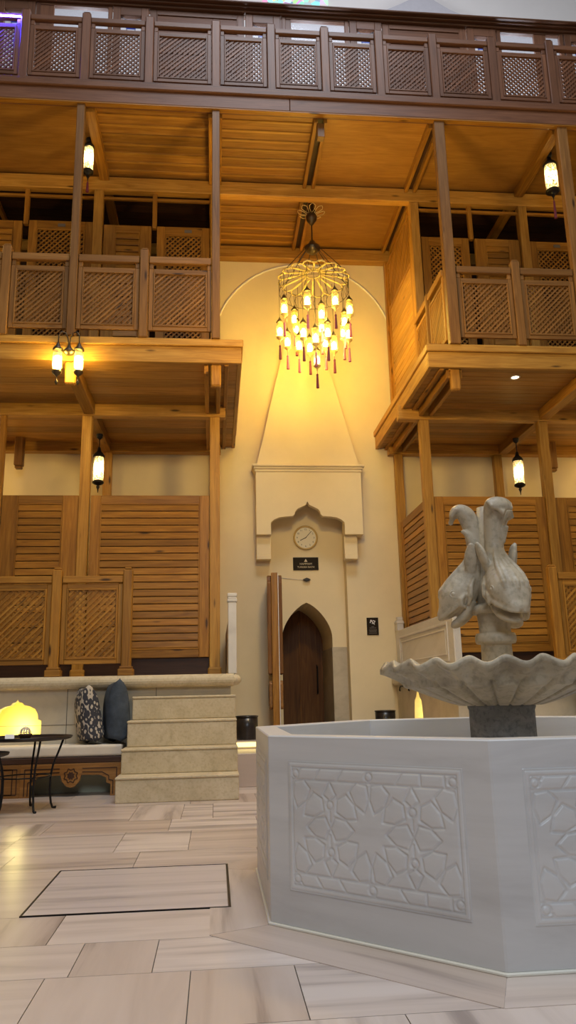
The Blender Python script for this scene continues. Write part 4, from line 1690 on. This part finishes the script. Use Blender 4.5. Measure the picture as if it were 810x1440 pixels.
tray_table((-1.985, 8.70, 0), 0.475, 0.712, 'larger round iron tray table in front of the sofa, holding a small bowl', 5, radians(16))
tray_table((-2.33, 7.95, 0), 0.36, 0.60, 'lower round iron tray table at the left edge', 5, radians(40))
r = thing('small_bowl', 'small dark bowl holding an openwork ball on the larger tray table', 'bowl', (-1.965, 8.55, 0.708))
m = MB()
m.lathe([(0.03, 0.0), (0.05, 0.012), (0.068, 0.05), (0.07, 0.062), (0.064, 0.06), (0.045, 0.018), (0.01, 0.012)], 24)
m.build('bowl_body', 'dark_wood', r, smooth=True)
orb = MB()
for k in range(6):
    a = pi * k / 6
    orb.tube([(0.052 * cos(t * pi / 10) * cos(a), 0.052 * cos(t * pi / 10) * sin(a), 0.052 * sin(t * pi / 10)) for t in range(20)], 0.0055, 6, closed=True)
for zq in (-0.03, 0.0, 0.03):
    rr = sqrt(0.052 ** 2 - zq ** 2)
    orb.tube([(rr * cos(t * pi / 10), rr * sin(t * pi / 10), zq) for t in range(20)], 0.0055, 6, closed=True)
o = orb.build('openwork_ball', 'cushion_cream', None, smooth=True, loc=(-1.965, 8.55, 0.785))
tag(o, 'pale openwork ball resting in the small dark bowl', 'ornament')
m = MB()
m.prism([(-0.035, 0.0), (0.035, 0.0), (0.0, 0.065)], 'x', -0.045, 0.045)
o = m.build('table_card', 'white_paint', None, loc=(-2.10, 8.46, 0.708))
o.rotation_euler = (0, 0, 0.3)
tag(o, 'small folded white card standing on the larger tray table', 'card')

# ================================================================== DOOR BAY
# arched double door at the back of the recess
dr = bpy.data.objects.new('door_1', None)
COL.objects.link(dr)
dr.location = (cxd, YW + 1.59, 0.5)
dr['kind'] = 'structure'
dr['label'] = 'dark walnut arched double door inside the plaster recess'
dr['category'] = 'door'


def door_leaf(s):
    m = MB()
    pts = [(0.003 * s, 0.0)]
    hw = (dx1 - dx0) / 2 + 0.01
    pts.append((hw * s, 0.0))
    for i in range(13):
        t = i / 12
        pts.append((s * hw * cos(t * pi / 2), arch_z(cos(t * pi / 2)) - 0.5))
    pts[-1] = (0.003 * s, pts[-1][1])
    m.prism(pts, 'y', 0.0, 0.045, grain=2)
    m.build('door_leaf', 'walnut', dr, 0.004)


door_leaf(-1)
door_leaf(1)
m = MB()
m.box(-0.012, 0.012, -0.012, 0.0, 0.0, 2.1)
m.build('cover_strip', 'walnut', dr, 0.004)
m = MB()
hx = 0.33
m.tube([(hx, 0.0, 0.62), (hx, -0.06, 0.65), (hx, -0.065, 0.72), (hx, -0.065, 1.06), (hx, -0.06, 1.12), (hx, 0.0, 1.15)], 0.016, 10)
m.build('handle', 'black_iron', dr, smooth=True)
# tall carved door leaf standing open, seen edge-on
od = thing('carved_door', 'tall carved honey wood door leaf standing open, seen edge-on left of the arch', 'door', (1.02, 13.27, 0.50), radians(0.0))
od.rotation_euler = (0, 0, radians(-4))
m = MB()
m.box(-0.055, 0.055, -0.42, 0.42, 0.0, 2.62, grain=2)
m.build('door_leaf', 'pine', od, 0.006)
m = MB()
m.box(0.056, 0.066, -0.425, -0.40, 0.0, 2.60)
m.build('edge_strip', 'white_paint', od)
for s in (-1, 1):
    m = MB()
    q = [(-0.40, 0.95), (0.40, 0.95), (0.40, 2.46), (0.36, 2.50), (0.33, 2.56), (0.25, 2.60), (0.20, 2.56), (0.12, 2.53), (0.0, 2.61), (-0.12, 2.53), (-0.20, 2.56), (-0.25, 2.60), (-0.33, 2.56), (-0.36, 2.50), (-0.40, 2.46)]
    a, b = sorted((s * 0.055, s * 0.125))
    m.prism(q, 'x', a, b)
    m.build('raised_panel', 'walnut', od, 0.01)
    m = MB()
    a, b = sorted((s * 0.055, s * 0.115))
    m.prism([(-0.40, 0.42), (-0.36, 0.38), (0.36, 0.38), (0.40, 0.42), (0.40, 0.80), (0.36, 0.84), (-0.36, 0.84), (-0.40, 0.80)], 'x', a, b)
    m.build('lower_panel', 'inlay_wood', od, 0.01)
    m = MB()
    xx = s * 0.116
    pts = [(xx, -0.34 * cos(t * pi / 12), 0.61 + 0.17 * sin(t * pi / 12)) for t in range(24)]
    m.tube(pts, 0.010, 6, closed=True)
    m.build('oval_inlay', 'dark_wood', od)

# clock
ck = thing('wall_clock', 'round cream wall clock with gold rim under the plaster hood', 'clock', (1.672, YW + 0.258, 3.94))
def disc(r, y0, y1, n=48):
    m = MB()
    m.prism([(r * cos(2 * pi * k / n), r * sin(2 * pi * k / n)) for k in range(n)], 'y', y0, y1)
    return m
m = MB()
m.tube([(0.212 * cos(2 * pi * k / 48), -0.03, 0.212 * sin(2 * pi * k / 48)) for k in range(48)], 0.017, 10, closed=True)
m.build('clock_rim', 'clock_gold', ck, smooth=True)
disc(0.21, -0.028, 0.0).build('clock_face', 'clock_face', ck)


def text(body, size, mat, parent, loc, name='lettering', rot=(pi / 2, 0, 0), bold=0.0):
    cu = bpy.data.curves.new(name, 'FONT')
    cu.body = body
    cu.size = size
    cu.align_x = 'CENTER'
    cu.align_y = 'CENTER'
    cu.extrude = 0.0008
    cu.offset = bold
    cu.materials.append(MATS[mat])
    tmp = bpy.data.objects.new(name, cu)
    COL.objects.link(tmp)
    dg = bpy.context.evaluated_depsgraph_get()
    me = bpy.data.meshes.new_from_object(tmp.evaluated_get(dg))
    bpy.data.objects.remove(tmp)
    o = bpy.data.objects.new(name, me)
    COL.objects.link(o)
    o.parent = parent
    o.location = loc
    o.rotation_euler = rot
    return o


for h in range(1, 13):
    a = pi / 2 - 2 * pi * h / 12
    text(str(h), 0.045, 'ink', ck, (0.158 * cos(a), -0.030, 0.158 * sin(a)), 'numeral')
for name, a, L, w in (('hour_hand', pi / 2 - 2 * pi * (8.12 / 12), 0.115, 0.012), ('minute_hand', pi / 2 - 2 * pi * (7.0 / 60), 0.165, 0.009)):
    m = MB()
    m.bar((-0.02 * cos(a), -0.034, -0.02 * sin(a)), (L * cos(a), -0.034, L * sin(a)), w, 0.003)
    m.build(name, 'ink', ck)
# sign over the arch
sg = thing('door_sign', 'dark rectangular sign with gold lettering below the clock', 'sign', (1.665, YW + 0.256, 3.455))
MB().box(-0.235, 0.235, -0.018, 0.0, -0.118, 0.118).build('sign_board', 'sign_brown', sg, 0.003)
m = MB()
m.prism([(-0.032, 0.035), (0.032, 0.035), (0.0, 0.09)], 'y', -0.0205, -0.0185)
m.build('triangle_emblem', 'sign_letters', sg)
text('HAMMAM', 0.052, 'sign_letters', sg, (0, -0.019, -0.005))
text('TURKISH BATH', 0.047, 'sign_letters', sg, (0, -0.019, -0.065))
# small lens-shaped lamp below the sign, with its cable
al = thing('wall_spotlight', 'small black lens-shaped wall fitting with thin cable below the dark sign', 'light fitting', (1.672, YW + 0.256, 3.155))
m = MB()
m.prism([(-0.075, 0.0), (-0.035, 0.022), (0.0, 0.034), (0.035, 0.022), (0.075, 0.0), (0.035, -0.02), (0.0, -0.028), (-0.035, -0.02)], 'y', -0.06, 0.0)
m.build('lamp_body', 'ink', al, 0.004)
m = MB()
m.tube([(-0.07, -0.008, 0.003), (-0.25, -0.006, 0.018), (-0.55, -0.006, 0.05)], 0.004, 6)
m.build('cable', 'plaster_grey', al)
# plaque at right of the recess
pq = thing('wall_plaque', 'small black plaque with white emblem on the cream wall right of the door', 'plaque', (2.81, YW - 0.002, 2.27))
MB().box(-0.105, 0.105, -0.015, 0.0, -0.155, 0.155).build('plate', 'sign_brown', pq, 0.003)
m = MB()
for k, (a, b, w) in enumerate((((-0.045, 0.06), (-0.03, 0.115), 0.016), ((-0.03, 0.115), (0.0, 0.07), 0.016), ((0.0, 0.07), (0.035, 0.035), 0.016), ((0.0, 0.105), (0.05, 0.09), 0.013), ((0.05, 0.09), (0.025, 0.065), 0.013), ((-0.015, 0.05), (0.03, 0.055), 0.012))):
    m.bar((a[0], -0.0165, a[1]), (b[0], -0.0165, b[1]), w, 0.002)
m.build('emblem', 'white_paint', pq)
m = MB()
for z, w in ((-0.005, 0.05), (-0.03, 0.12), (-0.065, 0.14), (-0.09, 0.13), (-0.12, 0.14)):
    m.box(-w / 2, w / 2, -0.0165, -0.0152, z - 0.005, z + 0.005)
m.build('text_lines', 'plaque_grey', pq)
# dark pots
for x, y, R, h, lab in ((0.455, 11.45, 0.155, 0.33, 'black cylindrical pot at the foot of the wall beside the stone steps'), (2.86, 13.25, 0.17, 0.32, 'black cylindrical pot on the landing right of the door')):
    r = thing('planter_pot', lab, 'pot', (x, y, 0.50), group='black pots on the landing')
    m = MB()
    m.lathe([(R * 0.92, 0.0), (R * 0.97, 0.02), (R, h * 0.5), (R, h), (R * 0.9, h), (R * 0.88, h * 0.8), (0.01, h * 0.78)], 32)
    m.build('pot_body', 'pot_black', r, smooth=True)
    m = MB()
    m.tube([(R * 1.005 * cos(t * pi / 16), R * 1.005 * sin(t * pi / 16), h - 0.012) for t in range(32)], 0.010, 6, closed=True)
    m.build('pot_rim', 'pot_black', r, smooth=True)
# warm strip under the upper landing edge
m = MB()
m.box(0.24, 3.16, 11.035, 11.047, 0.425, 0.485)
solo('led_strip', m, 'led_warm', 'glowing warm light strip along the landing riser', 'light strip')

# floor access cover
ac = thing('floor_cover', 'rectangular grey veined marble cover set in a dark metal frame in the floor', 'floor cover', (-0.47, 5.075, 0))
m = MB()
m.box(-0.541, 0.541, -0.541, 0.541, -0.02, 0.004)
m.build('cover_slab', 'marble_cover', ac, 0.003)
m = MB()
for a in ((-0.55, -0.542, -0.55, 0.55), (0.542, 0.556, -0.55, 0.55), (-0.542, 0.542, 0.542, 0.55), (-0.542, 0.542, -0.55, -0.542)):
    m.box(*a, -0.02, 0.006)
m.build('metal_frame', 'black_iron', ac)

# niche linings with hidden lamps
for nm, b, lp, pw, nlab in (('wall_niche_left', (-2.95, -1.99, 10.40, 10.72, 0.60, 1.24), (-2.47, 10.52, 0.74), 9, 'left'),):
    m = MB()
    x0_, x1_, y0_, y1_, z0_, z1_ = b
    m.box(x0_, x1_, y1_ - 0.02, y1_, z0_, z1_)
    m.box(x0_, x0_ + 0.02, y0_, y1_ - 0.02, z0_, z1_)
    m.box(x1_ - 0.02, x1_, y0_, y1_ - 0.02, z0_, z1_)
    m.box(x0_, x1_, y0_, y1_, z0_ - 0.02, z0_)
    m.box(x0_, x1_, y0_, y1_, z1_ - 0.02, z1_)
    struct(nm, m, 'niche_lining')
    lamp('niche_lamp', 'POINT', lp, pw, (1.0, 0.84, 0.30), 0.05)
m = MB()
m.box(3.64, 3.66, 11.8, 12.9, 0.6, 1.24)
m.box(3.35, 3.64, 11.8, 12.9, 0.58, 0.6)
m.box(3.35, 3.64, 11.78, 11.8, 0.6, 1.24)
m.box(3.35, 3.64, 12.9, 12.92, 0.6, 1.24)
struct('wall_niche_right', m, 'niche_lining')
lamp('niche_lamp', 'POINT', (3.5, 12.33, 0.72), 8, (1.0, 0.84, 0.30), 0.05)

# ================================================================== LAMPS
def lathe_part(prof, name, mat, parent, n=20, c=(0, 0, 0), smooth=True):
    m = MB()
    m.lathe(prof, n, c)
    return m.build(name, mat, parent, smooth=smooth)


# ---- double wall lamp on the left balcony edge
sc = thing('double_wall_lamp', 'double bronze wall lamp with two lit glass tubes on the left balcony edge', 'wall lamp', (-1.965, 9.90, 5.68))
lathe_part([(0.01, -0.06), (0.045, -0.05), (0.075, -0.02), (0.08, 0.0), (0.06, 0.02), (0.03, 0.05), (0.02, 0.09)], 'wall_mount', 'bronze', sc, c=(0, -0.06, 0))
for s in (-1, 1):
    arm = MB()
    arm.tube([(0, -0.06, 0.05), (s * 0.015, -0.07, 0.18), (s * 0.05, -0.08, 0.26), (s * 0.10, -0.09, 0.27), (s * 0.135, -0.09, 0.22), (s * 0.14, -0.09, 0.09)], 0.009, 8)
    arm.build('arm', 'bronze', sc, smooth=True)
    c = (s * 0.14, -0.09, 0)
    g = lathe_part([(0.045, -0.30), (0.062, -0.24), (0.062, -0.10), (0.05, 0.0), (0.048, 0.0), (0.058, -0.10), (0.058, -0.24), (0.042, -0.295)], 'glass_tube', 'lamp_glass', sc, c=c)
    lathe_part([(0.002, -0.275), (0.03, -0.255), (0.042, -0.20), (0.042, -0.13), (0.030, -0.09), (0.002, -0.075)], 'bulb', 'bulb_cool', g, c=c)
    lathe_part([(0.055, -0.005), (0.07, 0.0), (0.066, 0.02), (0.04, 0.05), (0.02, 0.085), (0.012, 0.11)], 'cap', 'bronze', sc, c=c)
    lathe_part([(0.004, -0.50), (0.022, -0.47), (0.024, -0.455), (0.008, -0.43), (0.006, -0.385), (0.022, -0.365), (0.05, -0.345), (0.064, -0.32), (0.066, -0.30), (0.05, -0.295)], 'finial', 'bronze', sc, c=c)

# ---- hanging mosaic lanterns
def lantern(loc, top, label, R=0.085, H=0.42, tassel=0.2):
    """loc: centre of the glass; top: height of the ceiling rose above it"""
    r = thing('hanging_lantern', label, 'lantern', loc, group='hanging mosaic lanterns')
    m = MB()
    m.tube([(0, 0, H / 2 + 0.12), (0, 0, top - 0.03)], 0.008, 8)
    m.build('cord', 'black_iron', r)
    lathe_part([(0.012, top - 0.09), (0.045, top - 0.06), (0.055, top - 0.01), (0.055, top)], 'ceiling_rose', 'black_iron', r)
    g = lathe_part([(R * 0.92, -H / 2), (R, -H / 2 + 0.05), (R, H / 2 - 0.06), (R * 0.92, H / 2), (R * 0.88, H / 2), (R * 0.95, H / 2 - 0.06), (R * 0.95, -H / 2 + 0.05), (R * 0.88, -H / 2)], 'mosaic_glass', 'mosaic_glass', r, 24)
    lathe_part([(0.002, -0.10), (0.04, -0.08), (0.05, 0.0), (0.035, 0.08), (0.002, 0.11)], 'bulb', 'bulb_cool', g)
    lathe_part([(R * 1.08, H / 2 - 0.01), (R * 1.12, H / 2 + 0.015), (R * 0.9, H / 2 + 0.05), (R * 0.45, H / 2 + 0.09), (R * 0.25, H / 2 + 0.16)], 'top_cap', 'black_iron', r)
    lathe_part([(0.004, -H / 2 - 0.20), (0.012, -H / 2 - 0.14), (0.030, -H / 2 - 0.10), (0.018, -H / 2 - 0.075), (R * 0.8, -H / 2 - 0.055), (R * 1.12, -H / 2 - 0.035), (R * 1.12, -H / 2 - 0.01), (R * 0.9, -H / 2 + 0.008)], 'bottom_cap', 'black_iron', r)
    if tassel:
        m = MB()
        m.tube([(0, 0, -H / 2 - 0.19), (0, 0, -H / 2 - 0.22), (0, 0, -H / 2 - 0.22 - tassel)], [0.008, 0.016, 0.024], 8)
        m.build('tassel', 'tassel_plum', r)
    return r


lantern((-1.925, 12.5, 4.82), 0.60, 'mosaic glass lantern hanging above the left platform behind the square post', tassel=0)
lantern((5.275, 12.5, 4.80), 0.62, 'mosaic glass lantern hanging above the right platform', tassel=0)
lantern((-1.985, 10.75, 9.38), 0.36, 'mosaic glass lantern under the gallery ceiling at upper left, half hidden by a post', R=0.075, tassel=0.16)
lantern((5.50, 10.6, 9.28), 0.46, 'mosaic glass lantern under the gallery ceiling at upper right', R=0.10, H=0.46, tassel=0.3)

# ---- soffit downlight
dl = thing('downlight', 'small round downlight glowing in the underside of the right balcony', 'downlight', (4.42, 10.28, 5.612))
lathe_part([(0.05, -0.004), (0.055, -0.012), (0.07, -0.012), (0.072, 0.0)], 'ring', 'white_paint', dl)
lathe_part([(0.002, -0.008), (0.048, -0.008), (0.048, -0.002), (0.002, -0.002)], 'lens', 'downlight_disc', dl)

# ---- blue light strip on the top gallery, far left
m = MB()
m.box(-3.68, -2.92, 9.893, 9.909, 11.148, 11.162)
solo('light_strip', m, 'led_blue', 'glowing blue light strip on the top gallery handrail at the far left', 'light strip')

lamp('strip_glow', 'POINT', (-3.30, 9.83, 11.10), 9, (0.05, 0.04, 1.0), 0.03)

# ---- chandelier
CH = (1.70, 12.01, 9.46)
ch = thing('chandelier', 'large bronze chandelier of many lit glass tubes with rose tassels in the middle bay', 'chandelier', CH)
lathe_part([(0.03, -0.26), (0.05, -0.22), (0.09, -0.17), (0.10, -0.10), (0.07, -0.04), (0.09, 0.0), (0.05, 0.05), (0.05, 0.15)], 'canopy', 'bronze', ch)


def petal(r0, r1, hw, a, z, z1):
    pts = [(r0, 0, z), (r0 + (r1 - r0) * 0.45, hw * 0.8, z + (z1 - z) * 0.45), (r0 + (r1 - r0) * 0.8, hw, z + (z1 - z) * 0.8), (r1 - 0.01, hw * 0.5, z1), (r1, 0, z1 + 0.01),
           (r1 - 0.01, -hw * 0.5, z1), (r0 + (r1 - r0) * 0.8, -hw, z + (z1 - z) * 0.8), (r0 + (r1 - r0) * 0.45, -hw * 0.8, z + (z1 - z) * 0.45)]
    return [(p[0] * cos(a) - p[1] * sin(a), p[0] * sin(a) + p[1] * cos(a), p[2]) for p in pts]


m = MB()
for k in range(8):
    m.tube(petal(0.06, 0.245, 0.055, 2 * pi * k / 8, -0.06, 0.0), 0.006, 6, closed=True)
m.build('canopy_petals', 'gold_wire', ch)
m = MB()
m.tube([(0, 0, -0.24), (0, 0, -0.62)], 0.012, 8)
m.build('drop_rod', 'bronze', ch)
lathe_part([(0.04, -0.84), (0.09, -0.80), (0.14, -0.74), (0.135, -0.70), (0.08, -0.66), (0.05, -0.60), (0.02, -0.57)], 'crown_hub', 'bronze', ch)
ZR = 8.12 - CH[2]
m = MB()
for k in range(16):
    a = 2 * pi * k / 16 + 0.1
    m.tube(petal(0.12, 0.62, 0.10, a, ZR + 0.12, ZR), 0.014, 6, closed=True)
m.tube([(0.12 * cos(t * pi / 12), 0.12 * sin(t * pi / 12), ZR + 0.10) for t in range(24)], 0.008, 6, closed=True)
m.build('rosette_wheel', 'gold_wire', ch)
m = MB()
for z, R in ((ZR, 0.60), (ZR - 0.24, 0.60)):
    m.tube([(R * cos(t * pi / 20), R * sin(t * pi / 20), z) for t in range(40)], 0.005, 6, closed=True)
for k in range(32):
    a = 2 * pi * k / 32
    m.tube([(0.60 * cos(a), 0.60 * sin(a), ZR), (0.60 * cos(a + 0.09), 0.60 * sin(a + 0.09), ZR - 0.12), (0.60 * cos(a), 0.60 * sin(a), ZR - 0.24)], 0.004, 5)
m.build('rim_band', 'bronze', ch)
for k in range(8):
    a = 2 * pi * k / 8 + 0.2
    m = MB()
    m.tube([(0.12 * cos(a), 0.12 * sin(a), -0.73), (0.60 * cos(a), 0.60 * sin(a), ZR + 0.01)], 0.007, 6)
    m.build('chain', 'bronze', ch)
LP = [(-0.54, -0.21, 7.34), (-0.19, -0.55, 7.31), (0.08, -0.29, 7.21), (0.28, -0.51, 7.35), (0.60, -0.08, 7.42), (-0.60, 0.04, 7.04), (-0.29, 0.50, 7.52), (0.55, 0.17, 7.32), (-0.24, -0.32, 6.85), (-0.05, -0.40, 6.72),
      (0.16, -0.37, 6.84), (0.58, 0.0, 7.0), (-0.45, 0.26, 6.96), (-0.26, 0.52, 7.33), (-0.25, 0.26, 6.90), (-0.05, 0.36, 6.91), (0.20, 0.54, 7.38), (0.22, 0.29, 6.97), (0.34, 0.12, 6.84), (0.54, 0.25, 7.15), (0.01, -0.05, 6.49)]
proto = None
for i, (x, y, z) in enumerate(LP):
    loc = (x, y, z - CH[2])
    mt = 'tassel_rose' if i % 5 not in (0, 3) else 'tassel_plum'
    if proto is None:
        g = lathe_part([(0.046, 0.0), (0.056, 0.03), (0.056, 0.20), (0.046, 0.28), (0.043, 0.28), (0.052, 0.20), (0.052, 0.03), (0.042, 0.0)], 'lamp_tube', 'lamp_glass', ch, 16)
        kids = [lathe_part([(0.002, 0.03), (0.030, 0.045), (0.038, 0.08), (0.036, 0.13), (0.020, 0.17), (0.002, 0.185)], 'bulb', 'bulb_warm', g, 14),
                lathe_part([(0.05, 0.272), (0.062, 0.28), (0.05, 0.30), (0.03, 0.33), (0.012, 0.36), (0.008, 0.38)], 'top_cap', 'bronze', g, 14),
                lathe_part([(0.006, -0.09), (0.014, -0.075), (0.012, -0.05), (0.04, -0.03), (0.062, -0.008), (0.06, 0.008), (0.045, 0.012)], 'bottom_cap', 'gold_wire', g, 14)]
        mm = MB()
        mm.tube([(0, 0, -0.08), (0, 0, -0.15)], 0.004, 5)
        mm.tube([(0, 0, -0.145), (0, 0, -0.16), (0, 0, -0.185), (0, 0, -0.40)], [0.010, 0.020, 0.017, 0.026], 10)
        tas = {'tassel_rose': mm.build('tassel', 'tassel_rose', g), 'tassel_plum': None}
        t2 = tas['tassel_rose'].copy()
        t2.data = t2.data.copy()
        t2.data.materials.clear()
        t2.data.materials.append(MATS['tassel_plum'])
        tas['tassel_plum'] = t2
        proto = g
        first_t = tas['tassel_rose']
        g.location = loc
        cur = g
    else:
        cur = proto.copy()
        COL.objects.link(cur)
        cur.parent = ch
        cur.location = loc
        for kd in kids + [tas[mt]]:
            c = kd.copy()
            COL.objects.link(c)
            c.parent = cur
    # suspension wire up to the wheel
    mm = MB()
    L = 8.12 - z - 0.37
    ddx = x * 0.95 - x
    mm.tube([(0, 0, 0.37), (0, 0, 0.37 + L)], 0.004, 5)
    mm.build('wire', 'bronze', cur)

# ---- added fill points, plus wall lamps and lanterns of the same kinds beyond the picture's edges
for loc, p in (((-3.0, 4.0, 6.0), 150), ((6.4, 4.0, 6.0), 140), ((1.4, 8.2, 5.6), 265)):
    lamp('hall_warm_fill', 'POINT', loc, p, WARM2, 0.25)  # added warm fill without fittings; the last point brightens the back wall
for loc, p in (((-5.2, 12.6, 4.8), 70), ((8.4, 12.6, 4.8), 70), ((-5.9, 9.6, 5.45), 90), ((8.3, 9.6, 5.45), 90), ((-5.6, 10.7, 9.3), 60), ((8.6, 10.6, 9.3), 60)):
    lamp('gallery_lamp', 'POINT', loc, p, WARM2, 0.12)
for x, p in ((-2.5, 100), (0.3, 60), (1.85, 100), (4.2, 80), (6.0, 100)):
    lamp('cabin_pane_fill', 'POINT', (x, 12.7, 12.3), p, DAY, 0.25)  # added points behind the gallery panes so the glass looks bright
